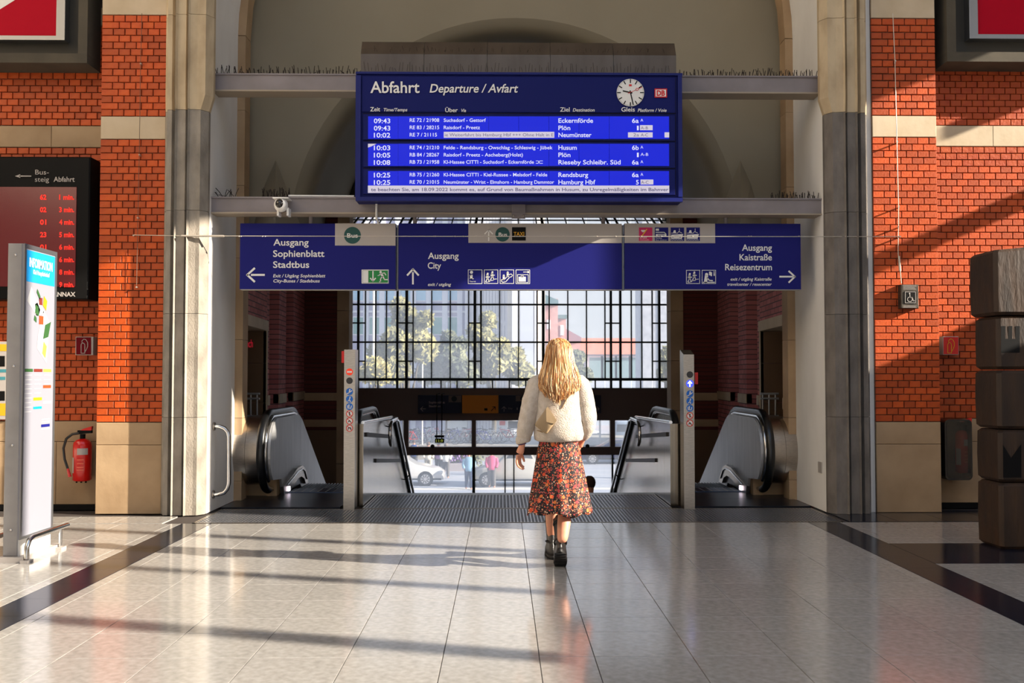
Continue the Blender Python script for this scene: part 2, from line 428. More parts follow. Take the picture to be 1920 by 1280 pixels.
# left pilaster and wall
lp = tag(MB().box(-4.34, -3.64, YP+.001, YW+.2, 0, 9.5).build('wall_left', 'mortar'), 'narrow glazed brick pilaster left of the arch with pale stone band', kind='structure')
ZB = 0.975; 
stone_row(lp, [-4.34, -3.64], 0.0, 0.735, YP); stone_row(lp, [-4.34, -3.64], 0.735, ZB, YP)
stone_row(lp, [-4.34, -3.64], Z(264, YP), Z(222, YP), YP, 'sandstone_pale'); stone_row(lp, [-4.34, -3.64], Z(33, YP), Z(33, YP)+1.0, YP, 'sandstone_pale')
bricks(lp, -4.338, -3.642, [(ZB+.003, Z(264, YP)-.003), (Z(222, YP)+.003, Z(33, YP)-.003)], YP-.0)
lw = tag(MB().box(-9, -4.34, YW+.001, YW+.3, 0, 9.5).build('wall_left', 'mortar'), 'recessed brick wall at far left behind the black departure display', kind='structure')
zb0, zb1 = Z(280, YW), Z(240, YW)
stone_row(lw, [-9, -6.9, -5.95, -4.91, -4.345], 0.06, 0.75, YW); stone_row(lw, [-9, -6.5, -5.2, -4.345], 0.75, ZB, YW)
MB().box(-9, -4.345, YW-.03, YW, 0, .06).build('skirting', 'black', lw)
stone_row(lw, [-9, -6.6, -5.02, -4.345], zb0, zb1, YW, 'sandstone')
MB().cbox(-4.545, -4.43, YW-.022, YW, Z(54, YW), Z(20, YW)).build('stone_block', 'sandstone', lw)
bricks(lw, -7.2, -4.345, [(ZB+.003, zb0-.003), (zb1+.003, Z(54, YW)-.003)], YW, hide=lambda x, y: (290 < y < 562 and x < 168) or (20 < x < 105 and y > 470) or (x < 20 and y > 640), closer=False)
# right pilaster and wall
XPR = [P(1640, 705, YP).x, P(1761, 705, YP).x]
rp = tag(MB().box(XPR[0], XPR[1], YP+.001, YW+.2, 0, 9.5).build('wall_right', 'mortar'), 'sunlit glazed brick pilaster right of the arch with pale stone band', kind='structure')
stone_row(rp, XPR, 0.0, 0.735, YP, 'sandstone'); stone_row(rp, XPR, 0.735, ZB, YP)
stone_row(rp, XPR, Z(255, YP), Z(215, YP), YP, 'sandstone_pale'); stone_row(rp, XPR, Z(31, YP), Z(31, YP)+1.0, YP, 'sandstone_pale')
bricks(rp, XPR[0]+.002, XPR[1]-.002, [(ZB+.003, Z(255, YP)-.003), (Z(215, YP)+.003, Z(31, YP)-.003)], YP)
rw = tag(MB().box(XPR[1], 9, YW+.001, YW+.3, 0, 9.5).build('wall_right', 'mortar'), 'recessed brick wall at far right behind the carved wooden column', kind='structure')
z0_, z1_ = Z(272, YW), Z(233, YW)
a = XPR[1]+.005
stone_row(rw, [a, a+.12, 5.35, 6.6, 9], 0.06, 0.74, YW); stone_row(rw, [a, a+.42, 5.45, 6.6, 9], 0.74, ZB+.02, YW)
MB().box(a, 9, YW-.03, YW, 0, .06).build('skirting', 'black', rw)
stone_row(rw, [a, P(1860, 250, YW).x, 6.6, 9], z0_, z1_, YW, 'sandstone_pale')
MB().cbox(a, P(1771, 40, YW).x, YW-.022, YW, Z(54, YW), Z(18, YW)).build('stone_block', 'sandstone', rw)
bricks(rw, a, 7.6, [(ZB+.023, z0_-.003), (z1_+.003, Z(54, YW)-.003)], YW, hide=lambda x, y: (x > 1868 and y > 470) or (1767 < x < 1803 and 630 < y < 666), closer=False)

# ---- stone piers, fluted profile, separate drums
def pier(s, label):
    def prof(x_out, x_in, dd=0.0):
        w = abs(x_in-x_out)
        pts = [(0, .3), (0, .02), (.03, .03), (.05, .09), (.10, .09), (.115, .06), (.135, .06), (.15, .12), (.165, .10), (.25, .10), (.262, .075), (.285, .13), (.30, .11), (.37, .10), (w-.06, .10), (w, .03), (w, .3)]
        out = []
        for u, d in pts:
            y = YP-d*1.4 if d < .3 else YP+.02
            out.append(((x_out+s*u), y-dd))
        return out if s > 0 else out[::-1]
    xo = XL-0.47 if s > 0 else XR+0.47
    xi = XL if s > 0 else XR
    p = thing('stone_pier', label, None, (xo, YP, 0), kind='structure')
    zs = [0, Z(782, 10.6), Z(588, 10.6), Z(395, 10.6), Z(207, 10.6)]
    low = 'granite' if s > 0 else 'granite_dark'  # right shaft takes the darker granite tone
    for a, b in zip(zs, zs[1:]):
        MB().prism(prof(xo, xi), 'z', a+.002, b-.002).build('shaft_drum', low, p)
    xi2 = xi+s*0.05
    t0, t1 = zs[-1], zs[-1]+.16
    m = MB(); lo, hi = prof(xo, xi), prof(xo, xi2, .012)
    n = len(lo); m.add([(x, y, t0+.002) for x, y in lo]+[(x, y, t1) for x, y in hi], [(i, (i+1) % n, n+(i+1) % n, n+i) for i in range(n)]+[tuple(range(n))[::-1]])
    m.prism(prof(xo, xi2, .012), 'z', t1, Z(30, 10.6)-.002)
    m.build('impost_block', 'impost', p)
    MB().prism(prof(xo, xi2, .012), 'z', Z(30, 10.6)+.002, 9.5).build('impost_block', 'impost', p)
    return p
pier(1, 'moulded stone pier on the left side of the arch, tan above and grey below')
pier(-1, 'moulded stone pier on the right side of the arch, dark grey below')

# ---- archway reveal (white plaster)
ZS, RA = 5.55, 3.34
def archpoly(R, zc, xo0, xo1, ztop, n=40, zlow=None):
    zlow = zc if zlow is None else zlow
    pts = [(XC+R, zlow)] if zlow < zc else []
    pts += [(XC+R*math.cos(pi*i/n), zc+R*math.sin(pi*i/n)) for i in range(n+1)]
    if zlow < zc: pts.append((XC-R, zlow))
    return pts+[(xo0, zlow), (xo0, ztop), (xo1, ztop), (xo1, zlow)]
ar = MB(); ar.box(-3.75, XL, YP+.02, 11.86, 0, ZS); ar.box(XR, 4.09, YP+.02, 11.86, 0, ZS)
ar.prism(archpoly(RA, ZS, -3.75, 4.09, 9.5), 'y', YP+.02, 11.86)
ar.build('wall_arch', 'plaster'); tag(bpy.data.objects['wall_arch'], 'white plastered inner faces of the tall round arch', kind='structure')
sj = thing('stone_jamb', 'narrow tan sandstone strips edging the back of the arch', None, (XC, 12, 0), kind='structure')
zj = [0, Z(900, 11.9), Z(783, 11.9), Z(637, 11.9), Z(485, 11.9), Z(350, 11.9), Z(210, 11.9), ZS]
for a, b in zip(zj, zj[1:]):
    for s in (1, -1):
        x0 = XL-.3 if s > 0 else XR+.3; x1 = XL+.09 if s > 0 else XR-.09
        MB().box(x0, x1, 11.865, 12.1, a+.002, b-.002).build('stone_block', 'sandstone', sj)
for i in range(12):
    a0, a1 = pi*i/12+.002, pi*(i+1)/12-.002
    q = [(XC+r*math.cos(t), ZS+r*math.sin(t)) for r, ts in ((RA-.09, (a0, (a0+a1)/2, a1)), (RA+.3, (a1, (a0+a1)/2, a0))) for t in ts]
    MB().prism(q, 'y', 11.865, 12.1).build('stone_block', 'sandstone', sj)

# ---- stair hall
def SX(Y, s): return (XC+s*3.32)+s*0.07*(Y-12)
def side(s):
    nm = 'wall_stair_left' if s < 0 else 'wall_stair_right'
    p = thing(nm, ('left' if s < 0 else 'right')+' side wall of the stair hall with brick piers and recesses of shade-darkened brick', None, (SX(12, s), 12, -3.7), kind='structure')
    def slab(Y0, Y1, z0, z1, m, d=0.0, th=0.4, name='wall_section'):
        q = [(SX(Y0, s)+s*d, Y0), (SX(Y1, s)+s*d, Y1), (SX(Y1, s)+s*(d+th), Y1), (SX(Y0, s)+s*(d+th), Y0)]
        if s > 0: q = q[::-1]
        return MB().prism(q, 'z', z0, z1).build(name, m, p)
    top = 3.7
    slab(12.1, 12.4, -3.7, top, 'brick_far'); slab(12.4, 13.95, 2.22, top, 'brick_far'); slab(12.4, 13.95, -3.7, -.2, 'brick_far')
    slab(13.95, 14.15, -3.7, top, 'brick_far')
    slab(12.38, 13.97, 2.10, 2.24, 'sandstone_pale', -.02, .44, 'door_lintel')
    for z0, z1 in ((0, .55), (.55, 1.1), (1.1, 1.65), (1.65, 2.1)): slab(13.9, 13.948, z0+.003, z1-.003, MATS.get('dark_jamb') or mat('dark_jamb', (112, 86, 62), .8), .0, 1.2, 'jamb_block')
    slab(13.9, 13.96, 0, 2.1, 'sandstone_pale', -.012, .05, 'door_edge')
    slab(12.4, 13.95, -.2, 2.22, 'sandstone', 1.2, .1, 'corridor_wall'); slab(12.4, 13.95, -.25, -.2, 'dark_inlay', .1, 1.2, 'corridor_floor')
    slab(14.15, 15.05, -3.7, top, 'brick_shaded', .4, .3); slab(15.05, 15.76, -3.7, top, 'brick_far')
    slab(15.76, 16.6, -3.7, top, 'brick_shaded', .4, .3); slab(16.6, 18.0, -3.7, top, 'brick_far')
    slab(18.0, 23.9, -3.7, top+.6, 'brick_shaded', .03, .3)
    slab(12.1, 18.0, top, 10, 'vault', 0, .3, 'plaster_wall')
    for a, b in ((15.05, 15.76), (16.6, 18.0), (13.95, 14.15)):
        slab(a, b, 1.06, 1.2, 'sandstone_pale', -.02, .1, 'stone_band')
        slab(a, b, -3.7, .0, 'sandstone', -.03, .05, 'stone_base')
    slab(12.1, 12.4, 1.06, 1.2, 'sandstone_pale', -.02, .1, 'stone_band')
    # front return wall beside the stairs at Y = 18
    xa, xb2 = SX(18, s)+s*.1, P(632 if s < 0 else 1281, 700, 18).x; xc2 = P(654.5 if s < 0 else 1257.5, 700, 18).x
    MB().box(xa, xb2, 18.0, 18.4, -3.7, 4.4).build('return_wall', 'brick_shaded', p)
    for z0, z1 in ((1.03, 1.17), (.56, .69)): MB().box(xa, xb2, 17.98, 18.0, z0, z1).build('stone_band', 'sandstone', p)
    MB().box(xa, xb2, 17.99, 18.0, -3.7, .5).build('stone_base', MATS['dark_jamb'], p)
    zz = [-3.7, -2.4, -1.2, -.1, .85, 1.75, 2.65, 3.6, 4.4]
    for a, b in zip(zz, zz[1:]): MB().box(xb2, xc2, 17.97, 18.4, a+.004, b-.004).build('stone_block', 'sandstone', p)
    # sandstone respond beside the window, in blocks
    x0, x1 = sorted((P(632 if s < 0 else 1280, 700, 23.7).x, P(654.5 if s < 0 else 1257.5, 700, 23.7).x))
    zz = [-3.7, -2.4, -1.2, 0, .95, 1.9, 2.85, 3.8, 4.75]
    for a, b in zip(zz, zz[1:]): MB().box(x0, x1, 23.6, 23.95, a+.004, b-.004).build('stone_block', 'sandstone', p)
    # railing in the corridor
    r = MB(); X = (lambda x: x) if s < 0 else (lambda x: 1912-x)
    for y in (738, 747, 780): r.tube([P(X(452), y, 13.6), P(X(487), y, 13.6)], .016)
    for x in (458, 470, 482): r.tube([P(X(x), 738, 13.6), P(X(x), 900, 13.6)], .012)
    r.build('railing', 'steel_soft', p)
    if s < 0:
        ik = Ink(onY(13.89)); ik.text('Buch', 457, 474, 651, 15); ik.build('shop_lettering', mat('red_lettering', (190, 30, 50), .5, emit=(190, 30, 50), es=.5), p)
    return p
side(-1); side(1)
# spandrel with the inner arch and the groin folds, vault, ceiling
YS = 12.3
rY = YS/F; ARC = 402*rY; ZC = CAMH+253*rY
sp = MB().prism(archpoly(ARC+.16, ZC, -3.9, 4.24, 10.0), 'y', YS, YS+.04)
sp.build('wall_inner_arch', 'vault'); tag(bpy.data.objects['wall_inner_arch'], 'plastered wall above the stairs with a round inner arch', kind='structure')
fo = MB()
for s in (-1, 1):
    X = lambda x: x if s < 0 else 1905-x
    A = P(X(517), 300, YS-.01); Lb = P(X(474), 430, YS-.01); Rb = P(X(566), 430, YS-.01); Q = P(X(517), 430, YS-.6)
    Lm = P(X(497), 345, YS-.01)
    fo.add([A, Lm, Lb, Q, Rb], [(0, 1, 3), (1, 2, 3), (0, 3, 4), (2, 4, 3)])
fo.build('trim_2', 'vault'); tag(bpy.data.objects['trim_2'], 'pointed plaster vault folds either side of the inner arch', kind='structure')
v = MB(); rings = []
N = 48
for Y, R, zc in ((YS, ARC+.16, ZC), (YS+.03, ARC+.08, ZC), (YS+.1, ARC+.02, ZC), (YS+.25, ARC-.01, ZC), (YS+.6, ARC+.02, ZC+.03), (14, 2.9, 3.35), (18, 3.4, 3.9), (24.2, 4.12, 4.5)):
    rings.append([(XC+R*math.cos(pi*i/N), Y, zc+R*math.sin(pi*i/N)) for i in range(N+1)])
vs = [p for r in rings for p in r]; NR = len(rings)-1
v.add(vs, [(j*(N+1)+i, j*(N+1)+i+1, (j+1)*(N+1)+i+1, (j+1)*(N+1)+i) for j in range(NR) for i in range(N)], True)
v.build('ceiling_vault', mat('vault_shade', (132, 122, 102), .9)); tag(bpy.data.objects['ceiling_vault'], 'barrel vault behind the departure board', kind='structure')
MB().box(-5, 5.4, 11.87, 24.3, 10.0, 10.2).build('ceiling', 'vault'); tag(bpy.data.objects['ceiling'], 'ceiling of the stair hall', kind='structure')

for s in (-1, 1):  # unseen walls added to stop sun leaking in through the side corridors
    o = MB().box(XC+s*5.2, XC+s*5.4, 11.4, 24, -3.7, 10).build('wall_blocker', 'concrete'); tag(o, ('left' if s < 0 else 'right')+' outer wall, unseen, added to block sun leaks', kind='structure')
    o = MB().box(XC+s*3.4, XC+s*5.2, 12.1, 12.2, -3.7, 10).build('wall_blocker_cross', 'concrete'); tag(o, ('left' if s < 0 else 'right')+' cross wall, unseen, added behind the arch to block sun leaks', kind='structure')
# stairs
st = thing('staircase', 'broad stairs going down between the two escalators', None, (XC, 12.6, -3.7), kind='structure')
for i in range(23):
    MB().box(-1.56, 1.9, 12.62+.3*i, 12.95+.3*i, -3.7, -.16*(i+1)).build('step', 'granite_dark', st)
MB().box(-5, 5.4, 12.63, 24.4, -3.9, -3.7).build('floor', 'granite_dark'); tag(bpy.data.objects['floor.001'], 'lower hall floor at street level', kind='structure')
MB().box(-4.2, 4.5, 12.2, 12.6, -3.7, -.3).build('wall_below_floor', 'concrete'); tag(bpy.data.objects['wall_below_floor'], 'wall under the upper floor edge', kind='structure')

# ---- street front window wall (Y = 24)
YG = 24.0
glass = bpy.data.materials.new('dusty_haze_glass'); glass.use_nodes = True
n = glass.node_tree; n.nodes.clear(); L = n.links
o_ = n.nodes.new('ShaderNodeOutputMaterial'); tr = n.nodes.new('ShaderNodeBsdfTransparent'); gl = n.nodes.new('ShaderNodeBsdfGlossy'); df = n.nodes.new('ShaderNodeBsdfTranslucent')
gl.inputs['Roughness'].default_value = .05; tr.inputs[0].default_value = (.96, .97, .98, 1); df.inputs[0].default_value = (.9, .92, .95, 1)
m1 = n.nodes.new('ShaderNodeMixShader'); m2 = n.nodes.new('ShaderNodeMixShader'); m1.inputs[0].default_value = .2; m2.inputs[0].default_value = .05  # translucent share is dust plus an added pale haze veil
L.new(tr.outputs[0], m1.inputs[1]); L.new(df.outputs[0], m1.inputs[2]); L.new(m1.outputs[0], m2.inputs[1]); L.new(gl.outputs[0], m2.inputs[2]); L.new(m2.outputs[0], o_.inputs[0])
M['glass'] = glass
w1 = thing('window_1', 'tall street window with dark green bars behind the hanging signs', None, (XC, YG, Z(729, YG)), kind='structure')
CZ, RW = 4.3, 3.9
def ztop(x): return CZ+math.sqrt(max(.01, RW**2-(x-XC)**2))
vx = [(657, 4), (672.6, 4), (685.5, 2), (705, 2), (725, 2), (745.7, 4), (763, 5), (775, 2), (809.6, 2), (844.5, 2), (879, 2), (890.5, 5), (902, 3), (937, 2), (972, 2),
      (1007, 2.5), (1018.4, 5), (1029.6, 2), (1064.5, 2), (1099.5, 2), (1134, 2), (1145, 4), (1162.7, 4), (1183.4, 2), (1202.8, 2), (1222.5, 2), (1235.4, 4), (1253, 4)]
mpY = lambda x, y: P(x, y, YG)
sc_ = YG/F
for x, wd in vx:
    c = mpY(x, 600).x; h = wd*sc_/2*1.0
    z0 = Z(730, YG) if wd >= 4 else Z(713, YG); z1 = min(ztop(c), Z(428, YG))
    MB().box(c-h, c+h, YG-.05-.01*wd, YG+.03, z0, z1).build('upright_bar', 'frame_green', w1)
    c2 = c+(XC-c)*0.10; zt = min(ztop(c2), Z(395, YG))
    if zt > z1+.02:
        MB().add([(c-h, YG-.05, z1), (c+h, YG-.05, z1), (c2+h, YG-.3, zt), (c2-h, YG-.3, zt), (c-h, YG+.02, z1), (c+h, YG+.02, z1), (c2+h, YG-.22, zt), (c2-h, YG-.22, zt)],
                 [(0, 1, 2, 3), (7, 6, 5, 4), (0, 3, 7, 4), (1, 5, 6, 2)]).build('sloping_bar', 'frame_green', w1)
for y, wd in ((413, 2), (440, 2), (500, 3), (571, 3), (641.4, 3), (711, 5), (728.5, 3)):
    zc = Z(y, YG); h = wd*sc_/2
    MB().box(mpY(656, y).x, mpY(1255, y).x, YG-.06, YG+.02, zc-h, zc+h).build('cross_bar', 'frame_green', w1)
for a, b in ((657, 685.5), (745.7, 775), (879, 902), (1007, 1029.6), (1134, 1162.7), (1222.5, 1253)):
    for y in (605.6, 677, 535, 470):
        zc = Z(y, YG); MB().box(mpY(a, y).x, mpY(b, y).x, YG-.05, YG+.02, zc-.015, zc+.015).build('short_cross_bar', 'frame_green', w1)
for x in (709, 796.6, 827, 857, 923.7, 955, 985.7, 1055, 1085, 1116, 1201):
    c = mpY(x, 720).x; MB().box(c-.014, c+.014, YG-.05, YG+.02, Z(728, YG), Z(712, YG)).build('upright_bar', 'frame_green', w1)
ys = [729, 712, 641.4, 571, 500, 440, 405]
gm = {}
for (xa, _), (xb_, _) in zip(vx, vx[1:]):
    for y0, y1 in zip(ys, ys[1:]):
        a, b = mpY(xa, 600).x+.01, mpY(xb_, 600).x-.01
        z0, z1 = Z(y0, YG)+.01, min(Z(y1, YG)-.01, ztop(a), ztop(b))
        if z1-z0 > .05: MB().box(a, b, YG-.004, YG+.004, z0, z1).build('pane', 'glass', w1)
# wall around the window
ww = MB(); q = archpoly(RW, CZ, -5.2, 5.6, 10.0, zlow=Z(729, YG)); ww.prism(q, 'y', YG-.05, YG+.35); ww.box(-4, 4.3, YG+.02, YG+.3, Z(398, YG), 9)  # upper box closes the window head to darken the vault
ww.box(-5.2, XC-RW, YG-.05, YG+.35, -3.7, Z(729, YG)); ww.box(XC+RW, 5.6, YG-.05, YG+.35, -3.7, Z(729, YG))
ww.build('wall_street_side', mat('street_wall', (120, 110, 96), .9)); tag(bpy.data.objects['wall_street_side'], 'end wall of the stair hall around the street window', kind='structure')
MB().box(mpY(655, 760).x-.1, mpY(1260, 760).x+.1, YG-.15, YG+.1, Z(787.5, YG), Z(728, YG)).build('trim_3', 'dark_band'); tag(bpy.data.objects['trim_3'], 'dark brown panel band below the street window', kind='structure')
MB().box(mpY(655, 760).x-.1, mpY(1260, 760).x+.1, YG-.15, YG+.1, Z(852, YG), Z(837, YG)).build('trim_4', 'dark_band'); tag(bpy.data.objects['trim_4'], 'dark rail above the street doors', kind='structure')
w2 = thing('window_2', 'row of glazed street doors and lights below the brown panel band', None, (XC, YG, -3.7), kind='structure')
prev = 655
for x, wd in ((762, 9), (888.5, 8), (1018, 8), (1148, 9), (1256, 6)):
    c = mpY(x, 800).x; h = wd*sc_/2
    MB().box(c-h, c+h, YG-.1, YG+.1, Z(840, YG), Z(786, YG)).build('mullion', 'dark_band', w2)
    h = .02 if x != 888.5 else .035
    MB().box(c-h, c+h, YG-.05, YG+.05, -3.7, Z(850, YG)).build('door_stile', 'frame_green', w2)
    a = mpY(prev, 800).x+.05
    MB().box(a, c-.05, YG-.004, YG+.004, Z(837, YG), Z(788, YG)).build('pane', 'glass', w2)
    MB().box(a, c-.03, YG-.004, YG+.004, -3.7, Z(852, YG)).build('pane', 'glass', w2)
    prev = x
for x in (947, 963.5):
    c = mpY(x, 880).x; MB().box(c-.014, c+.014, YG-.05, YG+.05, -3.7, Z(850, YG)).build('door_stile', 'frame_green', w2)

# ---- hall enclosure: unseen right openings, rear wall and roof skylight shape the light; plain wall left
def wall_grid(name, X, th, yr, zr, opens, m, label):
    ysv = sorted({*yr, *[o[0] for o in opens], *[o[1] for o in opens]}); zsv = sorted({*zr, *[o[2] for o in opens], *[o[3] for o in opens]})
    b = MB()
    for a, c in zip(ysv, ysv[1:]):
        for e, f in zip(zsv, zsv[1:]):
            if not any(o[0] <= (a+c)/2 <= o[1] and o[2] <= (e+f)/2 <= o[3] for o in opens): b.box(X, X+th, a, c, e, f)
    return tag(b.build(name, m), label, kind='structure')
HO = [(-3.0, 2.62, 3.66, 8.3), (2.80, 4.22, 3.66, 8.3), (4.36, 5.80, 3.66, 8.3), (5.94, 7.33, 3.66, 8.3),
      (8.22, 8.72, 5.7, 6.5), (9.22, 10.75, 3.64, 4.70), (9.22, 10.75, 4.88, 6.60)]  # openings laid out to throw the sun patches and floor streaks
wall_grid('wall_hall_right', 9.0, 0.12, (-6, 11.1), (0, 12), HO, mat('hall_wall', (206, 196, 180), .9), 'unseen right side wall of the hall, tall window openings shaped for the sun patches')
MB().box(9.0, 9.08, 9.9, 10.75, 5.84, 5.98).build('trim_5', 'dark_band'); tag(bpy.data.objects['trim_5'], 'unseen window transom in the right side wall, set for its shadow band', kind='structure')
MB().box(-9.12, -9, -6, 11.4, 0, 12).build('wall_hall_left', 'hall_wall' if 'hall_wall' in M else MATS['hall_wall']); tag(bpy.data.objects['wall_hall_left'], 'left side wall of the hall', kind='structure')
cl = MB(); cl.box(-9.12, -7, -6, 11.4, 11.5, 11.7); cl.box(7, 9.12, -6, 11.4, 11.5, 11.7); cl.box(-7, 7, 7.0, 11.4, 11.5, 11.7)  # skylight gap left open to raise the ambient light
cl.build('ceiling', MATS['hall_wall']); tag(bpy.data.objects['ceiling.001'], 'unseen high ceiling of the entrance hall with a long skylight opening added for fill light', kind='structure')
bw = MB(); bw.box(-9.12, -5, -6.2, -6, 0, 11.7); bw.box(5, 9.12, -6.2, -6, 0, 11.7); bw.box(-5, 5, -6.2, -6, 4.5, 11.7)  # added to keep sky light off surfaces facing the camera
tag(bw.build('wall_hall_back', MATS['hall_wall']), 'unseen rear wall added behind the viewer to cut frontal light, with a wide doorway to the platforms', kind='structure')
MB().box(-9, 9, 11.1, 11.86, 9.5, 12).build('wall_front_upper', 'plaster'); tag(bpy.data.objects['wall_front_upper'], 'upper hall wall over the arch', kind='structure')
# ================================================================== BEAMS AND SIGNS
def pbox(x0, y0, x1, y1, Ya, Yb, mb=None):          # box whose front face covers a pixel rectangle at depth Ya
    a, b = P(x0, y0, Ya), P(x1, y1, Ya)
    return (mb or MB()).box(a.x, b.x, Ya, Yb, b.z, a.z)
def beam(y0, y1, x0, x1, label, yl):
    c = P((x0+x1)/2, y1, 10.84)
    t = thing('steel_beam', label, 'beam', (c.x, 10.95, c.z), 'steel beams across the arch')
    zt, zb = P(960, y0, 10.84).z, P(960, y1, 10.84).z
    MB().box(XL, XR, 10.84, 11.06, zb+.012, zt-.012).build('web', 'steel_paint', t)
    MB().box(XL, XR, 10.825, 11.075, zt-.012, zt+.004).build('top_flange', 'steel_paint', t)
    MB().box(XL, XR, 10.825, 11.075, zb-.004, zb+.012).build('bottom_flange', 'bottom_flange', t)
    return zt, zb
u_t, u_b = beam(141, 173, 396, 1548, 'upper grey steel beam running behind the top of the departure board', 0)
l_t, l_b = beam(371, 401, 387, 1558, 'lower grey steel beam below the departure board, carrying the hanging signs', 0)
def spikes(x0, x1, z, Y, h, n, label, mess=0.35):
    b = MB(); b.box(x0, x1, Y-.012, Y+.012, z, z+.004)
    for i in range(n):
        x = x0+(x1-x0)*(i+.5)/n+random.uniform(-.01, .01)
        for q in range(2):
            hh = h*random.uniform(.55, 1.05); dx = random.uniform(-1, 1)*mess*hh; dy = random.choice((-1, 1))*hh*.35
            if random.random() < .1: dx *= 2.5; hh *= .5
            b.tube([(x, Y, z), (x+dx*.5, Y+dy*.6, z+hh*.6), (x+dx, Y+dy, z+hh)], .0042, 3, caps=False)
    o = b.build('bird_spikes', 'spike'); return tag(o, label, 'bird spikes', 'bird spikes on the beams')
xb0 = P(667, 135, 10.55).x; xb1 = P(1280, 135, 10.55).x
spikes(XL+.02, xb0-.02, u_t+.004, 10.9, .1, 46, 'bird spikes on the upper beam left of the departure board', .25)
spikes(xb1+.03, XR-.02, u_t+.004, 10.9, .1, 46, 'bird spikes on the upper beam right of the departure board', .25)
spikes(XL+.05, P(443, 370, 10.9).x, l_t+.004, 10.9, .1, 6, 'few bent bird spikes on the lower beam at the left reveal', .9)
spikes(P(490, 370, 10.9).x, P(545, 370, 10.9).x, l_t+.004, 10.92, .11, 16, 'tangled bird spikes standing above the round camera', .3)
spikes(P(1445, 370, 10.9).x, XR-.02, l_t+.004, 10.9, .09, 24, 'thin bird spikes on the lower beam at the right reveal', .15)
tag(MB().tube([P(541, 367, 10.86), P(664, 368, 10.86)], .012).build('conduit_pipe', 'white'), 'thin white pipe along the lower beam left of the board', 'pipe')

# ---- departure board
YB = 10.55
c = P(973, 378, YB)
bd = thing('departure_board', 'big blue electronic train departure board with white lettering and a clock', 'board', (c.x, YB+.12, c.z))
pbox(668, 135, 1279, 377, YB+.02, YB+.27).build('housing', 'board_blue', bd)
for q in ((667, 134, 1280, 141), (667, 369, 1280, 378), (667, 141, 675.5, 369), (1271, 141, 1280, 369)):
    pbox(*q, YB-.01, YB+.05).build('frame', 'board_frame', bd)
pbox(679, 142.5, 1268, 211.5, YB+.005, YB+.03).build('header_panel', 'board_blue', bd)
xs = [690]+[746.5+56.55*i for i in range(9)]+[1254.9]
for (a, b) in ((218, 260.3), (269.4, 311), (320.4, 361.6)):
    f = pbox(681, a-4.5, 1266, b+3.5, YB+.0, YB+.03).build('row_panel', 'board_blue', bd)
    for x0, x1 in zip(xs, xs[1:]): pbox(x0+.25, a, x1-.25, b, YB-.004, YB+.005).build('screen_panel', 'lcd', f)
E1 = onY(YB-.0065); E2 = onY(YB-.009)
hd = Ink(E1)
for t, x0, x1, yb_, cp, it in (('Abfahrt', 694.4, 786.6, 173.8, 21, 0), ('Departure / Avfart', 805.6, 970, 173.2, 15.6, 1), ('Zeit', 694, 712.7, 208.6, 7.8, 0), ('Time/Temps', 718.4, 763.2, 208.6, 6, 1),
    ('Über', 834.7, 858.3, 210, 7.6, 0), ('Via', 863.6, 873.6, 210, 6, 1), ('Ziel', 1050, 1068.2, 209, 7.8, 0), ('Destination', 1074, 1114.5, 209, 6, 1),
    ('Gleis', 1165, 1190.4, 209, 8, 0), ('Platform / Voie', 1195.7, 1249.5, 209.6, 6, 1)): hd.text(t, x0, x1, yb_, cp, it, off=.014)
hd.build('header_lettering', 'white', bd)
rows = [('09:43', 'RE 72 / 21908', 823.5, 'Suchsdorf - Gettorf', 911, 'Eckernförde', 1112, '6a', 'A', 230.8, 228.4),
        ('09:43', 'RE 83 / 28215', 823.5, 'Raisdorf - Preetz', 900, 'Plön', 1069.3, '1', None, 244.5, 242),
        ('10:02', 'RE 7 / 21115', 819.3, None, 0, 'Neumünster', 1109, None, None, 257.6, 255.7),
        ('10:03', 'RE 74 / 21210', 823.5, 'Felde - Rendsburg - Owschlag - Schleswig - Jübek', 1036, 'Husum', 1081.3, '6b', 'A', 281.4, 279.7),
        ('10:05', 'RB 84 / 28267', 823.5, 'Raisdorf - Preetz - Ascheberg(Holst)', 980.5, 'Plön', 1069.6, '1', 'A-B', 295, 293.2),
        ('10:08', 'RB 73 / 21958', 823.5, 'Kl-Hassee CITTI - Suchsdorf - Eckernförde', 1001, 'Rieseby Schleibr. Süd', 1163.6, '6a', 'A', 308.8, 306.7),
        ('10:25', 'RB 75 / 21260', 823.5, 'Kl-Hassee CITTI - Kiel-Russee - Melsdorf - Felde', 1026, 'Rendsburg', 1102.8, '6a', 'A', 332.4, 330.5),
        ('10:25', 'RE 70 / 21015', 823.5, 'Neumünster - Wrist - Elmshorn - Hamburg Dammtor', 1039, 'Hamburg Hbf', 1116.3, '5', None, 346.2, 344.3)]
ik = Ink(E1); wb = Ink(E1); gt = Ink(E2)
for tm, tr_, te, via, ve, de, dee, gl_, ab, y1, y2 in rows:
    ik.text(tm, 701, 731.8, y1, 8.6, off=.014); ik.text(de, 1047, dee, y1-.8, 8.2, off=.014)
    if gl_: ik.text(gl_, (1185 if len(gl_) > 1 else 1194.3 if gl_ == '1' else 1192.5), 1197.6, y1-.6, 8.2, off=.014)
    ik.text(tr_, 768.2, te, y2, 6.6, off=.01)
    if via: ik.text(via, 832, ve, y2, 6.4, off=.01)
    if ab: ik.text(ab, 1201, 1206 if ab == 'A' else 1215.5, y1-3, 5.4)
ik.line([(1005, 301.5), (1009, 301.5), (1012, 306), (1017.6, 306)], .9); ik.line([(1005, 306), (1009, 306), (1012, 301.5), (1017.6, 301.5)], .9)
ik.build('timetable_lettering', 'lcdt', bd)
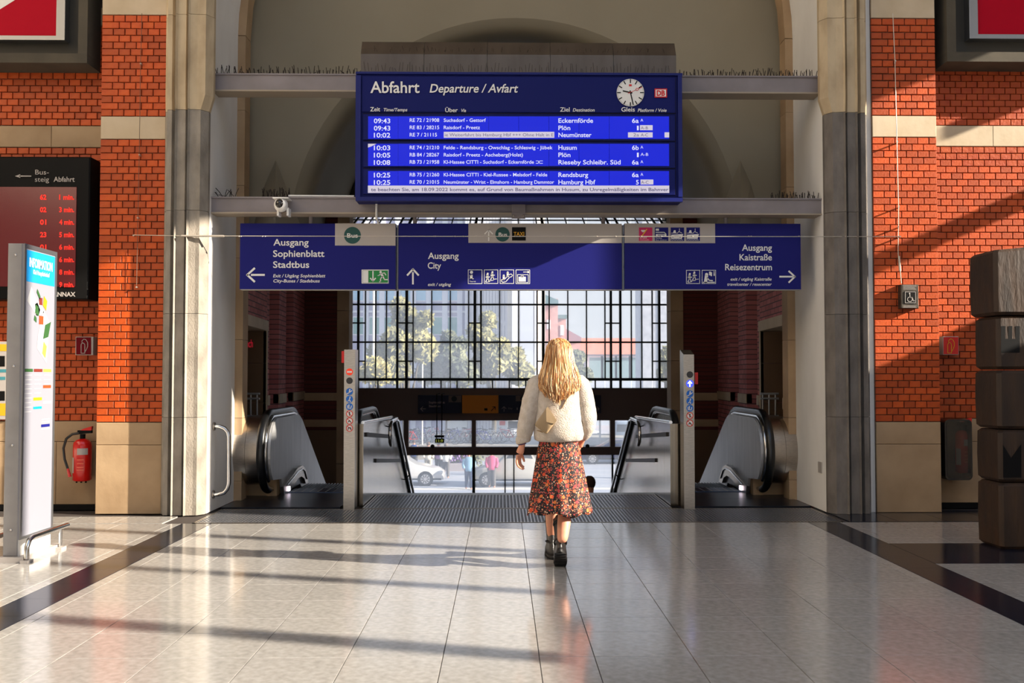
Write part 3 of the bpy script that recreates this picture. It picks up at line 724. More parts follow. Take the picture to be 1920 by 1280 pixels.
for q in ((832, 247, 1039.3, 258.2), (1199.9, 234.6, 1223.7, 244), (1177.5, 248, 1223.7, 257.6), (1246, 248, 1254.7, 257.6), (1201, 336.5, 1225, 345.8), (689.8, 347.8, 1254.9, 361.6)): wb.mark('*'); wb.rect(*q)
wb.mark('*'); wb.poly([(690, 269.4), (706, 269.4), (697, 274), (690, 276.5)])
wb.build('white_text_fields', 'lcdw', bd)
gt.text('ie Weiterfahrt bis Hamburg Hbf +++ Ohne Halt in E', 834, 1037.5, 255.5, 5.8)
gt.text('A-B', 1201.3, 1215, 242.2, 5.2); gt.text('2a', 1187.5, 1198, 255.6, 6); gt.text('A-C', 1201.5, 1215, 255.6, 5.6); gt.text('A-C', 1202, 1216, 344.3, 5.6)
gt.text('te beachten Sie, am 18.09.2022 kommt es, auf Grund von Baumaßnahmen in Husum, zu Unregelmäßigkeiten im Bahnver', 695.5, 1253.5, 358.2, 6.2, off=.014)
gt.build('ticker_lettering', 'lcdg', bd)
# clock on the board
ck = Ink(E1).disc(1182, 173.6, 25.8, 48).build('clock_face', 'white', bd)
kd = Ink(E2)
for i in range(60):
    a = 2*pi*i/60; r0 = 18.6 if i % 5 == 0 else 23.6; wd_ = 1.9 if i % 5 == 0 else .6
    kd.line([(1182+r0*math.sin(a), 173.6-r0*math.cos(a)), (1182+24.8*math.sin(a), 173.6-24.8*math.cos(a))], wd_)
kd.line([(1185, 174.2), (1168.5, 170.4)], 2.4); kd.line([(1181.4, 170), (1187.3, 196)], 2.0)
kd.build('clock_marks_and_hands', 'black', ck)
Ink(onY(YB-.011)).line([(1177.5, 175), (1192.1, 168.5)], .9).ring(1194.6, 167.4, 2.8, .9).line([(1197, 166.4), (1203.5, 163.2)], .9).rect(1179.5, 158, 1184.5, 161.5).build('second_hand', 'red', ck)
Ink(E1).rect(1227.3, 166, 1250.8, 182.8).build('logo_plate', 'red', bd)
Ink(E2).rect(1229.3, 168, 1248.8, 180.8).build('logo_field', 'white', bd)
lg = Ink(onY(YB-.011)); lg.text('DB', 1231.3, 1246.8, 179.2, 9.6, off=.04); lg.build('logo_letters', 'red', bd)
Ink(E1).line([(681, 212.8), (1266, 212.8)], 1).line([(681, 264.3), (1266, 264.3)], 1).line([(681, 315.6), (1266, 315.6)], 1).line([(1266.5, 146), (1266.5, 366)], .8).build('panel_gaps', 'black', bd)
# hood
a, b = P(676, 134, 10.62), P(1268, 104, 10.62); tp = P(676, 80, 10.75)
hx = [a.x+(b.x-a.x)*i/5 for i in range(6)]
hood = thing('board_hood', 'brushed metal hood with bird spikes on top of the departure board', 'hood', ((a.x+b.x)/2, 10.75, a.z))
for x0, x1 in zip(hx, hx[1:]):
    m = MB(); m.prism([(10.62, a.z), (10.62, b.z), (10.72, tp.z), (10.98, tp.z), (10.98, a.z)], 'x', x0+.002, x1-.002)
    m.build('sheet', steel('dull_sheet', (112, 104, 98), .3, (2, 1, .5), 3), hood)
sb = MB()
for i in range(90):
    x = a.x+.05+(b.x-a.x-.1)*i/90+random.uniform(-.01, .01); hh = random.uniform(.03, .1)
    sb.tube([(x, 10.6, a.z), (x+random.uniform(-.015, .015), 10.59, a.z+hh)], .002, 3, caps=False)
for i in range(70):
    x = a.x+.1+(b.x-a.x-.2)*random.random(); z = b.z+random.uniform(0, .03)
    sb.tube([(x, 10.66, z), (x+random.uniform(-.03, .03), 10.62, z+random.uniform(.03, .07))], .0016, 3, caps=False)
sb.build('spikes', 'spike', hood, stuff=True)

# ---- pictograms
def walker(k, x, y, h, d=1, bar=None):      # walking figure, feet at (x, y), height h
    s = h/16.0
    k.disc(x+.5*s*d, y-14.2*s, 1.7*s, 14); k.line([(x, y-12*s), (x+.2*s*d, y-6.5*s)], 3.6*s)
    k.line([(x, y-7*s), (x+2.2*s*d, y-3.6*s), (x+2.6*s*d, y)], 1.6*s); k.line([(x, y-7*s), (x-1.2*s*d, y-3.6*s), (x-2.8*s*d, y-.4*s)], 1.6*s)
    k.line([(x, y-11.5*s), (x+3*s*d, y-8*s), (x+4.4*s*d, y-8.6*s)], 1.2*s); k.line([(x, y-11.5*s), (x-2.6*s*d, y-8*s)], 1.2*s)
def stairs_icon(k, x0, y0, w):
    k.mark('pictogram')
    k.frame(x0, y0, x0+w, y0+w, .9)
    walker(k, x0+w*.24, y0+w*.87, w*.66); walker(k, x0+w*.58, y0+w*.72, w*.62)
    k.line([(x0+w*.12, y0+w*.9), (x0+w*.4, y0+w*.86), (x0+w*.42, y0+w*.78), (x0+w*.66, y0+w*.76), (x0+w*.68, y0+w*.68), (x0+w*.9, y0+w*.66)], .9)
def escalator_icon(k, x0, y0, w, fr=True):
    k.mark('pictogram')
    if fr: k.frame(x0, y0, x0+w, y0+w, .9)
    X = lambda a: x0+a*w; Y_ = lambda a: y0+a*w
    k.line([(X(.12), Y_(.72)), (X(.32), Y_(.7)), (X(.62), Y_(.38)), (X(.8), Y_(.3)), (X(.9), Y_(.4)), (X(.84), Y_(.5)), (X(.7), Y_(.54)), (X(.42), Y_(.86)), (X(.2), Y_(.9)), (X(.1), Y_(.8)), (X(.12), Y_(.7))], 1.3)
    for a, b in ((.28, .42), (.56, .2)):
        k.disc(X(a), Y_(b), w*.07, 12); k.line([(X(a), Y_(b+.06)), (X(a), Y_(b+.28))], w*.15)
SY = 11.0
def sign(px0, px1, label, grey, post=None):
    c = P((px0+px1)/2, 543, SY)
    t = thing('hanging_sign', label, 'sign', (c.x, SY+.05, c.z), 'blue hanging direction signs')
    pbox(px0, 418.6, px1, 542.4, SY, SY+.1).build('panel', 'blue', t)
    pbox(px0, 542.2, px1, 543.6, SY-.004, SY+.1).build('bottom_rail', 'sign_grey', t)
    pbox(*grey, SY-.006, SY+.01).build('grey_field', 'sign_grey', t)
    return t
S1 = onY(SY-.002); S2 = onY(SY-.009); S3 = onY(SY-.012)
sg1 = sign(450.5, 741.5, 'left blue hanging sign for the Sophienblatt and city bus exit', (628.3, 418.6, 741.5, 460.3))
k = Ink(S1)
def bt(k, t, x0, x1, yb_, cp, it=0, e=.3): k.text(t, x0, x1, yb_, cp, it, off=.014 if e < .5 else .03)
bt(k, 'Ausgang', 512.5, 578.7, 460, 12); bt(k, 'Sophienblatt', 512, 608.3, 481.2, 12); bt(k, 'Stadtbus', 512, 579.7, 501.8, 12)
bt(k, 'Exit / Utgång Sophienblatt', 512, 609.5, 519.7, 5.8, 1); bt(k, 'City-Buses / Stadsbuss', 512, 599, 529.2, 5.8, 1)
k.mark('arrow'); k.line([(477, 503), (463.5, 515.2), (477, 527.6)], 3.8); k.line([(471.7, 515.2), (495.3, 515.2)], 3.8)
k.build('lettering', 'white', sg1)
Ink(S2).disc(660.8, 441, 15.8, 36).build('bus_disc', mat('bus_green', (0, 70, 66), .5), sg1)
bt(kk := Ink(S3), 'Bus', 650.8, 670.8, 445.3, 8); kk.build('bus_letters', 'white', sg1)
ex = Ink(S1).rect(678, 505.3, 728.7, 531.2).build('exit_plate', 'white', sg1)
Ink(S2).rect(690.8, 507, 727.2, 529.6).build('exit_field', mat('exit_green', (16, 128, 56), .5), sg1)
kk = Ink(S3); kk.line([(699.3, 508.5), (699.3, 525)], 2.2).line([(694.6, 521.5), (699.3, 527), (704, 521.5)], 2.2)
kk.disc(713.6, 509.8, 2.2).line([(714.5, 512.5), (717.5, 518)], 4).line([(714.5, 513), (709.8, 516.5), (708.4, 516.5)], 1.6).line([(716, 512.5), (721, 511.5), (723.5, 515.5)], 1.6)
kk.line([(717.3, 518), (713.5, 522.5), (713.5, 527.5), (711.5, 528)], 2).line([(718, 518), (721, 524), (726.5, 524)], 2)
kk.build('exit_figure', 'white', sg1)
Ink(S3).frame(679.8, 506.6, 691, 530, .5).build('door_outline', 'steel_paint', sg1)
sg2 = sign(747.5, 1166, 'middle blue hanging sign for the city exit, partly in sunlight', (878.3, 418.6, 1166, 455.6))
k = Ink(S1)
bt(k, 'Ausgang', 802.5, 860, 485, 11.5); bt(k, 'City', 802, 827, 503.3, 11.5); bt(k, 'exit / utgång', 802, 845, 535.8, 5.6, 1)
k.mark('arrow'); k.line([(764, 515.5), (774.2, 504.5), (784.4, 515.5)], 3.4); k.line([(774.2, 511), (774.2, 532)], 3.2)
k.mark('pictogram'); k.frame(877.5, 505.3, 904.2, 532, .9); k.disc(884, 510.3, 2.9).rect(881, 515, 886, 523.3).rect(880.2, 515, 883, 516.6).rect(880.2, 521.8, 888, 523.3); k.text('Tourist', 880, 892, 528.6, 2.6)
stairs_icon(k, 907.5, 505.3, 26.4); escalator_icon(k, 937.2, 505.3, 26.4)
k.mark('pictogram'); k.frame(967, 505.3, 993.7, 532, .9); k.frame(969.8, 514.2, 991, 530, 1).rect(972.3, 518.6, 986, 527.6).frame(976.5, 516.6, 982, 519.4, .8).disc(990.3, 509.8, 2).line([(981.5, 509.8), (989, 509.8)], 1.2)
k.build('lettering', 'white', sg2)
k = Ink(S2); k.line([(909, 438.2), (916.3, 431), (923.6, 438.2)], 2.2); k.line([(916.3, 435), (916.3, 451)], 2.2); k.build('small_arrow', 'white', sg2)
Ink(S2).disc(942.3, 439.3, 13.5, 36).build('bus_disc', MATS['bus_green'], sg2)
kk = Ink(S3); bt(kk, 'Bus', 935, 950.8, 443, 7); kk.build('bus_letters', 'white', sg2)
Ink(S2).rect(960, 425.8, 985.8, 450.8).build('taxi_field', 'black', sg2)
kk = Ink(S3); bt(kk, 'TAXI', 963, 982.8, 442, 7.2); kk.build('taxi_letters', 'yellow', sg2)
sg3 = sign(1171, 1502, 'right blue hanging sign for the Kaistraße exit and travel centre', (1171, 418.6, 1341, 455.7))
k = Ink(S1)
for t, a, y in (('Ausgang', 1391.2, 469.8), ('Kaistraße', 1386.5, 487.8), ('Reisezentrum', 1359.7, 506.3)): bt(k, t, a, 1447.4, y, 11.6)
for t, a, y in (('exit / utgång Kaistraße', 1369.4, 525.8), ('travelcenter / resecenter', 1363, 535.4)): bt(k, t, a, 1446.4, y, 5.5, 1)
k.mark('arrow'); k.line([(1479.3, 508.4), (1490.5, 518.5), (1479.3, 529)], 3.2); k.line([(1462.3, 518.5), (1486, 518.5)], 3.2)
stairs_icon(k, 1286.6, 506, 25.8)
k.mark('pictogram'); k.frame(1316, 506, 1342.3, 531.8, .9); k.disc(1324.8, 514.3, 2.9).line([(1324.5, 518), (1323, 528)], 6).line([(1326, 520.5), (1330, 525.5), (1336, 526)], 2).line([(1318.5, 529), (1340, 529)], 1.6).rect(1329.5, 509, 1333, 516).rect(1332.5, 510.2, 1335, 517.5).rect(1338, 511.5, 1340, 517).disc(1339, 509.6, 1.2)
k.build('lettering', 'white', sg3)
for i, x in enumerate((1198, 1227.8, 1257.5, 1287)):
    Ink(S2).rect(x, 426.3, x+25.2, 451.6).build('icon_field', mat('magenta', (196, 12, 92), .5) if i == 0 else 'blue', sg3)
kk = Ink(S3)
kk.mark('icon_figure'); kk.rect(1202, 431, 1211, 433).rect(1203.5, 433.4, 1210, 435); kk.text('Ersatz', 1200.5, 1213, 447, 3.4); kk.text('Haltestelle', 1200.5, 1217, 450.4, 1.8)
kk.mark('icon_figure'); kk.rect(1229.5, 428.5, 1235.5, 432.4).rect(1229.8, 438.6, 1249.5, 442.8).line([(1229.8, 435.4), (1245.5, 435.4), (1249, 439)], 1.4); kk.text('Fernbus', 1229.6, 1241, 447.4, 3); kk.text('Bus station', 1229.6, 1250, 450.6, 1.8)
for x in (1257.5, 1287):
    kk.mark('icon_figure'); kk.poly([(x+1, 447.5), (x+1, 439.8), (x+23.5, 438.5), (x+21, 447.5)]); kk.poly([(x+4.5, 436.2), (x+6, 431.5), (x+9.2, 431.5), (x+10, 436.2)]); kk.line([(x+1.5, 436.8), (x+13, 436.8), (x+15, 434), (x+21, 436.5)], .9).line([(x+16.4, 435), (x+16.4, 428.5)], .9)
    kk.line([(x+1+i*2.4, 449.6+(.5 if i % 2 else -.4)) for i in range(10)], .8)
kk.build('icon_figures', 'white', sg3)
Ink(onY(SY-.015)).line([(1203.5, 442.5), (1212.5, 430)], 2).build('icon_stroke', 'yellow', sg3)
Ink(onY(SY-.015)).line([(1261, 444.6), (1265, 442.8), (1272, 442.8), (1276, 444.8)], 1.4).rect(1233, 440, 1246, 441.4).build('icon_details', 'blue', sg3)
# posts between the panels, suspension tubes
for x, lb in ((744.5, 'between the left and middle hanging signs'), (1168.6, 'between the middle and right hanging signs')):
    a_, b_ = P(x, 420, 10.98), P(x, 544, 10.98)
    o = MB().tube([(a_.x, 11.06, a_.z), (a_.x, 11.06, b_.z)], .011, 10).build('sign_post', 'steel_soft'); tag(o, 'slim grey vertical tube '+lb, 'tube')
def hanger(x, r, label, y0=402, Y=11.04):
    a_, b_ = P(x, y0, Y), P(x, 419.6, Y)
    o = MB().tube([(a_.x, Y, a_.z), (a_.x, Y, b_.z)], r, 12).build('hanger_tube', 'steel_paint'); tag(o, label, 'tube', 'tubes that hang the blue signs')
hanger(583, .022, 'short tube hanging the left sign, left of its grey field')
hanger(778, .022, 'short tube hanging the middle sign near its left end')
hanger(1131, .022, 'short tube hanging the middle sign near its right end')
hanger(1360.5, .022, 'short tube hanging the right sign')
a_, b_ = P(705.5, 380, 10.78), P(705.5, 418, 10.98)
tag(MB().tube([(a_.x, 10.8, a_.z), (a_.x, 10.8, b_.z+.02), (a_.x, 11.0, b_.z)], .012).build('drop_pipe', 'white'), 'thin pale pipe dropping from the departure board to the left sign', 'pipe')
br = thing('bracket_plate', 'bolted grey bracket plate on the lower beam above the taxi sign', 'bracket', P(972, 410, 10.8))
pbox(959.5, 383, 985, 409, 10.8, 10.84).build('plate', 'steel_paint', br)
for x in (963.5, 981.5): q = P(x, 404.5, 10.795); MB().ell(q, .012, .012, .012, 8, 6).build('bolt', 'steel', br)
# ---- dome camera
q = P(527, 384, 10.72)
cm = thing('security_camera', 'round white security camera on the lower beam', 'camera', (q.x, q.y, q.z-.1))
MB().ell(q, .075, .07, .078, 18, 12).build('body', 'white', cm)
MB().ell((q.x-.005, q.y-.03, q.z+.005), .05, .055, .055, 16, 10).build('lens_dome', mat('dark_glass', (20, 14, 12), .08, spec=.8), cm)
m = MB(); m.box(q.x-.08, q.x+.09, q.y-.06, q.y+.12, q.z+.062, q.z+.072); m.build('sun_shield', 'white', cm)
m = MB()
for dx in (-.035, .07): m.box(q.x+dx-.01, q.x+dx+.012, q.y-.0, q.y+.12, q.z-.115, q.z-.03)
m.build('bracket', 'white', cm)

# ---- cables
def wobble(p, q, n, a=.004):
    return [Vector(p).lerp(Vector(q), i/n)+Vector((random.uniform(-a, a), 0, random.uniform(-a, a))) for i in range(n+1)]
ca, cb_ = P(250, 440.5, 10.66), P(1690, 443.5, 10.62)
h = thing('tension_wire', 'long pale wire stretched across in front of the hanging signs', 'wire', ((ca.x+cb_.x)/2, 10.6, ca.z))
MB().tube([ca, P(345, 442, 10.6), P(415, 442.3, 10.6), P(900, 443, 10.6), P(1300, 443.3, 10.6), cb_], .0045, 6).build('strand', 'wire', h)
MB().tube([P(340, 442, 10.585), P(420, 442.4, 10.585)], .011, 8).build('turnbuckle', 'wire', h)
m = MB()
for x in [448, 452, 492, 497]+[random.uniform(800, 1650) for _ in range(22)]: m.ell(P(x, 442.9, 10.595), .009, .007, .008, 6, 4)
m.build('knots', 'wire', h)
h = thing('wall_cable', 'thin cable running down the left brick pilaster', 'cable', P(260, 540, 10.7))
MB().tube([P(266, 25, 10.7), P(263.5, 120, 10.7), P(261, 290, 10.7), P(258.5, 410, 10.7), P(256, 535, 10.7)], .003, 5).build('cord', 'mortar', h)
for x, y in ((263.5, 119), (261, 290), (258, 408), (250, 441), (255.5, 538)):
    q = P(x, y, 10.7); MB().tube([q, (q.x, 10.75, q.z)], .009, 8).build('wall_hook', 'wire', h)
h = thing('wall_cable', 'thin cable running down the sunlit right pilaster to the call plate', 'cable', P(1685, 530, 10.66))
MB().tube([P(1674, 25, 10.68), P(1678, 115, 10.66), P(1681.5, 265, 10.66), P(1684.5, 385, 10.66), P(1684.5, 425, 10.67), P(1684, 445, 10.67), P(1684, 475, 10.66), P(1687, 500, 10.66), P(1690, 531, 10.66)], .0045, 6).build('cord', 'wire', h)
for x, y in ((1679, 114), (1683, 265), (1686, 387), (1684.5, 425), (1687, 443)):
    q = P(x, y, 10.66); MB().tube([q, (q.x+.03, 10.75, q.z)], .009, 8).build('wall_hook', 'wire', h)
MB().tube([P(1685.5, 480, 10.65), P(1687.5, 508, 10.65)], .012, 8).build('turnbuckle', 'wire', h)

# ---- wheelchair call plate
q0, q1 = P(1689, 533, 10.66), P(1723, 578, 10.66)
h = thing('accessibility_plate', 'dark metal wheelchair symbol plate on the sunlit brick pilaster', 'sign', ((q0.x+q1.x)/2, 10.7, q1.z))
MB().cbox(q0.x, q1.x, 10.66, 10.745, q1.z, q0.z, .008).build('plate', mat('dull_metal', (92, 84, 74), .5, .5, c2=(60, 54, 48), scale=20), h)
e = onY(10.655)
Ink(e).rect(1696, 545.5, 1718, 569).build('symbol_field', 'black', h)
k = Ink(onY(10.652)); k.frame(1697, 546.5, 1717, 568, .9).ring(1706, 561, 5, 1.1).disc(1705.5, 550, 1.5).line([(1706, 552), (1706.5, 557.5), (1710.5, 557.5), (1712.5, 564), (1714.5, 563.5)], 1.4)
for i in range(5):
    for y0 in (535, 573.2): k.line([(1693+random.random(), y0+i*1.8*(1 if y0 < 560 else .9)), (1719-random.random()*5, y0+i*1.8*(1 if y0 < 560 else .9))], .5) if (y0 < 560 or i < 3) else None
k.build('symbol', 'sign_grey', h)

# ---- extinguisher signs
def ext_sign(px0, py0, px1, py1, label, red):
    q0, q1 = P(px0, py0, 10.98), P(px1, py1, 10.98)
    h = thing('fire_extinguisher_sign', label, 'sign', ((q0.x+q1.x)/2, 11.04, q1.z), 'fire extinguisher signs')
    MB().cbox(q0.x, q1.x, 10.98, 11.08, q1.z, q0.z, .004).build('box', 'sign_grey', h)
    w_ = (px1-px0)
    Ink(onY(10.978)).rect(px0+1.2, py0+1.2, px1-(3.5 if px0 < 900 else 1.2), py1-1.2).build('face', red, h)
    k = Ink(onY(10.975)); cx_ = (px0+px1)/2-1; X = lambda a: cx_+a; Y_ = lambda a: py0+a
    k.line([(X(-5), Y_(31)), (X(-5), Y_(15)), (X(-3.2), Y_(12)), (X(0), Y_(12)), (X(2), Y_(15)), (X(2), Y_(31)), (X(-5), Y_(31))], 1.1)
    k.line([(X(-3), Y_(12)), (X(-3.5), Y_(8)), (X(0), Y_(4.5)), (X(4), Y_(5.5)), (X(7.3), Y_(11)), (X(7.3), Y_(18)), (X(5.5), Y_(23)), (X(2.5), Y_(28))], 1.1)
    k.build('symbol', 'sign_grey' if px0 < 900 else 'yellow', h)
ext_sign(141.5, 631, 174.5, 665.5, 'fire extinguisher sign in shade-darkened red on the left brick wall', mat('shaded_red', (104, 10, 22), .6, spec=.1))  # left sign's shade is put into this darker red
ext_sign(1768, 630.5, 1798, 665, 'bright red fire extinguisher sign right of the sunlit pilaster', 'red')
def extinguisher(cx, y0, y1, Y, rpx, label, hose=True):
    top, bot = P(cx, y0, Y), P(cx, y1, Y); r = rpx*Y/F; h_ = top.z-bot.z
    t = thing('fire_extinguisher', label, 'fire extinguisher', (top.x, Y, bot.z-.03))
    def ring(z, rr): return [(top.x+rr*math.cos(2*pi*i/24), Y+rr*math.sin(2*pi*i/24), z) for i in range(24)]
    b = MB(); b.loft([ring(bot.z, r*.8), ring(bot.z+.012, r), ring(top.z-.07, r), ring(top.z-.04, r*.93), ring(top.z-.015, r*.7), ring(top.z, r*.35)]); b.build('cylinder', mat('extinguisher_red', (206, 16, 10), .22, coat=.5), t)
    MB().tube([(top.x, Y, top.z-.01), (top.x, Y, top.z+.05)], r*.3, 12).build('valve', 'black', t)
    z = top.z+.06
    m = MB(); m.add([(top.x-.05, Y-.02, z-.01), (top.x+.1, Y-.02, z), (top.x+.1, Y-.02, z+.03), (top.x-.05, Y-.02, z+.03), (top.x-.05, Y+.02, z-.01), (top.x+.1, Y+.02, z), (top.x+.1, Y+.02, z+.03), (top.x-.05, Y+.02, z+.03)],
                    [(0, 3, 2, 1), (4, 5, 6, 7), (0, 1, 5, 4), (1, 2, 6, 5), (2, 3, 7, 6), (3, 0, 4, 7)]); m.build('lever', 'black', t)
    m = MB(); m.add([(top.x-.02, Y-.022, z+.03), (top.x+.1, Y-.022, z+.03), (top.x+.105, Y-.022, z+.075), (top.x+.02, Y-.022, z+.05), (top.x-.02, Y+.022, z+.03), (top.x+.1, Y+.022, z+.03), (top.x+.105, Y+.022, z+.075), (top.x+.02, Y+.022, z+.05)],
                    [(0, 3, 2, 1), (4, 5, 6, 7), (0, 1, 5, 4), (1, 2, 6, 5), (2, 3, 7, 6), (3, 0, 4, 7)]); m.build('release_lever', 'red', t)
    def lab(z0, z1, a0, a1, m, name):
        g = MB(); n = 8
        vs = [(top.x+(r+.0015)*math.cos(a0+(a1-a0)*i/n), Y+(r+.0015)*math.sin(a0+(a1-a0)*i/n), zz) for zz in (z0, z1) for i in range(n+1)]
        g.add(vs, [(i, i+1, n+2+i, n+1+i) for i in range(n)]); g.build(name, m, t)
    R = math.radians
    lab(top.z-.17, top.z-.10, R(-100), R(-35), 'sign_grey', 'label'); lab(bot.z+.09, top.z-.20, R(-170), R(-125), 'sign_grey', 'label')
    for zz in (.12, .15, .19, .23): lab(bot.z+zz, bot.z+zz+.008, R(-100), R(-60), mat('label_red_text', (240, 120, 90), .5), 'print_line')
    if hose:
        x = top.x
        MB().tube([(x-.03, Y-.02, z), (x-.1, Y-.03, z-.01), (x-.16, Y-.04, z-.06), (x-.185, Y-.05, z-.16), (x-.17, Y-.05, z-.28), (x-.135, Y-.05, z-.38)], .014, 8).build('hose', 'rubber', t)
        MB().tube([(x-.135, Y-.05, z-.38), (x-.11, Y-.05, z-.47)], [.014, .019], 8).build('nozzle', MATS['extinguisher_red'], t)
    for dx in (-.05, .05, 0): MB().tube([(top.x+dx, Y-.02, bot.z), (top.x+dx, Y-.02, bot.z-.02)], .01, 6).build('foot', 'black', t)
    MB().box(top.x-.03, top.x+.03, Y+r*.9, 11.085, bot.z+.1, bot.z+.3).build('wall_bracket', 'black', t)
    return t
extinguisher(155, 822, 901, 10.95, 16.8, 'red fire extinguisher with black hose hanging on the left sandstone base')
extinguisher(1803.5, 806, 886, 10.93, 12.5, 'dark red fire extinguisher inside the black case on the right wall', hose=False)
q0, q1 = P(1771, 786, 10.8), P(1824, 900, 10.8)
h = thing('extinguisher_case', 'black framed clear case around the right fire extinguisher', 'case', ((q0.x+q1.x)/2, 10.95, q1.z))
def rrect(x0, x1, z0, z1, r, n=5):
    out = []
    for cx_, cz_, a in ((x1-r, z1-r, 0), (x0+r, z1-r, 90), (x0+r, z0+r, 180), (x1-r, z0+r, 270)):
        out += [(cx_+r*math.cos(math.radians(a+90*i/n)), cz_+r*math.sin(math.radians(a+90*i/n))) for i in range(n+1)]
    return out
MB().prism(rrect(q0.x, q1.x, q1.z, q0.z, .05), 'y', 11.055, 11.075).build('back_plate', 'black', h)
m = MB(); o1, i1 = rrect(q0.x, q1.x, q1.z, q0.z, .05), rrect(q0.x+.02, q1.x-.02, q1.z+.02, q0.z-.02, .035); nn = len(o1)
for pa, pb in ((o1, o1), (i1, i1)): m.add([(x, 10.8, z) for x, z in pa]+[(x, 11.06, z) for x, z in pb], [(i, (i+1) % nn, nn+(i+1) % nn, nn+i) for i in range(nn)])
m.add([(x, 10.8, z) for x, z in o1]+[(x, 10.8, z) for x, z in i1], [(i, (i+1) % nn, nn+(i+1) % nn, nn+i) for i in range(nn)])
m.build('case_frame', mat('smoked_case', (26, 22, 20), .2, spec=.7), h)
cg = bpy.data.materials.new('clear_cover'); cg.use_nodes = True; nn_ = cg.node_tree; nn_.nodes.clear()
oo = nn_.nodes.new('ShaderNodeOutputMaterial'); tt = nn_.nodes.new('ShaderNodeBsdfTransparent'); gg = nn_.nodes.new('ShaderNodeBsdfGlossy'); mm = nn_.nodes.new('ShaderNodeMixShader'); gg.inputs['Roughness'].default_value = .1; mm.inputs[0].default_value = .06; tt.inputs[0].default_value = (.6, .58, .56, 1)
nn_.links.new(tt.outputs[0], mm.inputs[1]); nn_.links.new(gg.outputs[0], mm.inputs[2]); nn_.links.new(mm.outputs[0], oo.inputs[0]); M['clear'] = cg
MB().prism(rrect(q0.x+.02, q1.x-.02, q1.z+.02, q0.z-.02, .035), 'y', 10.795, 10.8).build('clear_cover', 'clear', h)

# ---- bus departure display
q0, q1 = P(-70, 293, 10.78), P(165, 561, 10.78)
t = thing('bus_departure_display', 'black bus departure display with red dot matrix text on the left wall', 'display', ((q0.x+q1.x)/2, 10.9, q1.z))
MB().cbox(q0.x, q1.x, 10.78, 11.069, q1.z, q0.z, .012).build('housing', 'black', t)
a, b = P(-55, 350, 10.772), P(140.5, 537, 10.772)
MB().box(a.x, b.x, 10.772, 10.785, b.z, a.z).build('screen', mat('led_screen', (60, 8, 12), .2, emit=(84, 12, 16), es=.8, spec=.7), t)
e = onY(10.769)
k = Ink(e); k.text('Bus-', 66, 91.5, 327, 9); k.text('steig', 65.5, 92, 340.5, 9); bt(k, 'Abfahrt', 100.5, 140, 340.5, 9.2); k.poly([(28, 330), (38, 326.5), (38, 333.5)]); k.line([(36, 330), (58, 330)], 2)
bt(k, 'ANNAX', 99, 141.5, 555.5, 8, e=.8)
k.build('lettering', 'sign_grey', t)
k = Ink(e)
for i, (l, mn) in enumerate((('62', '1 min.'), ('02', '3 min.'), ('01', '4 min.'), ('23', '5 min.'), ('01', '6 min.'), ('72', '6 min.'), ('31', '8 min.'), ('02', '9 min.'))):
    y = 374+23.4*i
    bt(k, l, 75, 87, y, 9, e=.9); bt(k, mn, 111, 139, y, 9, e=.9)
k.build('led_text', mat('led_red', (120, 10, 10), .5, emit=(255, 40, 24), es=1.2), t)
# timetable poster far left
q0, q1 = P(-75, 640, 11.05), P(19, 786, 11.05)
t = thing('timetable_poster', 'framed yellow and white timetable poster at the far left wall', 'poster', ((q0.x+q1.x)/2, 11.06, q1.z))
MB().box(q0.x, q1.x, 11.045, 11.078, q1.z, q0.z).build('frame', 'sign_grey', t)
Ink(onY(11.043)).rect(-70, 645, 17, 658).rect(-70, 756, 17, 779).build('yellow_fields', 'yellow', t)
k = Ink(onY(11.043))
for x in (-60, -40, -22, -1, 14): k.rect(x, 667, x+10, 687); k.rect(x, 733, x+10, 751)
k.build('printed_tables', 'black', t)
Ink(onY(11.043)).rect(-60, 692, 17, 698).rect(-50, 706, 10, 712).build('print_bands', mat('teal', (60, 130, 140), .5), t)

# ---- framed red panels high on the walls
def advert(x_in, y_b, s, label):
    # s=+1: left panel (frame extends to the left), s=-1: right panel
    def rect(px, py, Ya): return P(px, py, Ya)
    out, mid, inn, red = [(x_in-s*d, y_b-e) for d, e in ((0, 0), (17, 18), (42, 43), (58, 51))]
    far = x_in-s*330; top = -160
    t = thing('framed_panel', label, 'sign', (P(x_in-s*160, y_b, 10.8).x, 10.95, P(0, y_b, 10.8).z))
    def L(o, i, Ya, Yb, name, m):
        a, b = P(o[0], o[1], Ya), P(i[0], i[1], Ya); f = P(far, top, Ya)
        MB().box(a.x, f.x, Ya, Yb, a.z, b.z).build(name, m, t); MB().box(a.x, b.x, Ya, Yb, b.z, f.z).build(name, m, t)
    L(out, mid, 10.72, 11.08, 'outer_frame', 'concrete'); L(mid, inn, 10.92, 11.08, 'recess_band', 'dark_frame'); L(inn, red, 10.8, 11.08, 'metal_frame', 'alu')
    a, f = P(red[0], red[1], 10.82), P(far, top, 10.82)
    MB().box(a.x, f.x, 10.82, 11.0, a.z, f.z).build('red_face', mat('advert_red', (176, 4, 34), .6, spec=.1), t)
    return t
t = advert(163, 118, 1, 'concrete framed red and white panel high on the left wall')
Ink(onY(10.818)).poly([(-160, 117), (28, 0), (270-1, -150), (-160, -150)]).build('white_field', 'white', t)
t = advert(1776, 115, -1, 'concrete framed dark red panel high on the right wall')
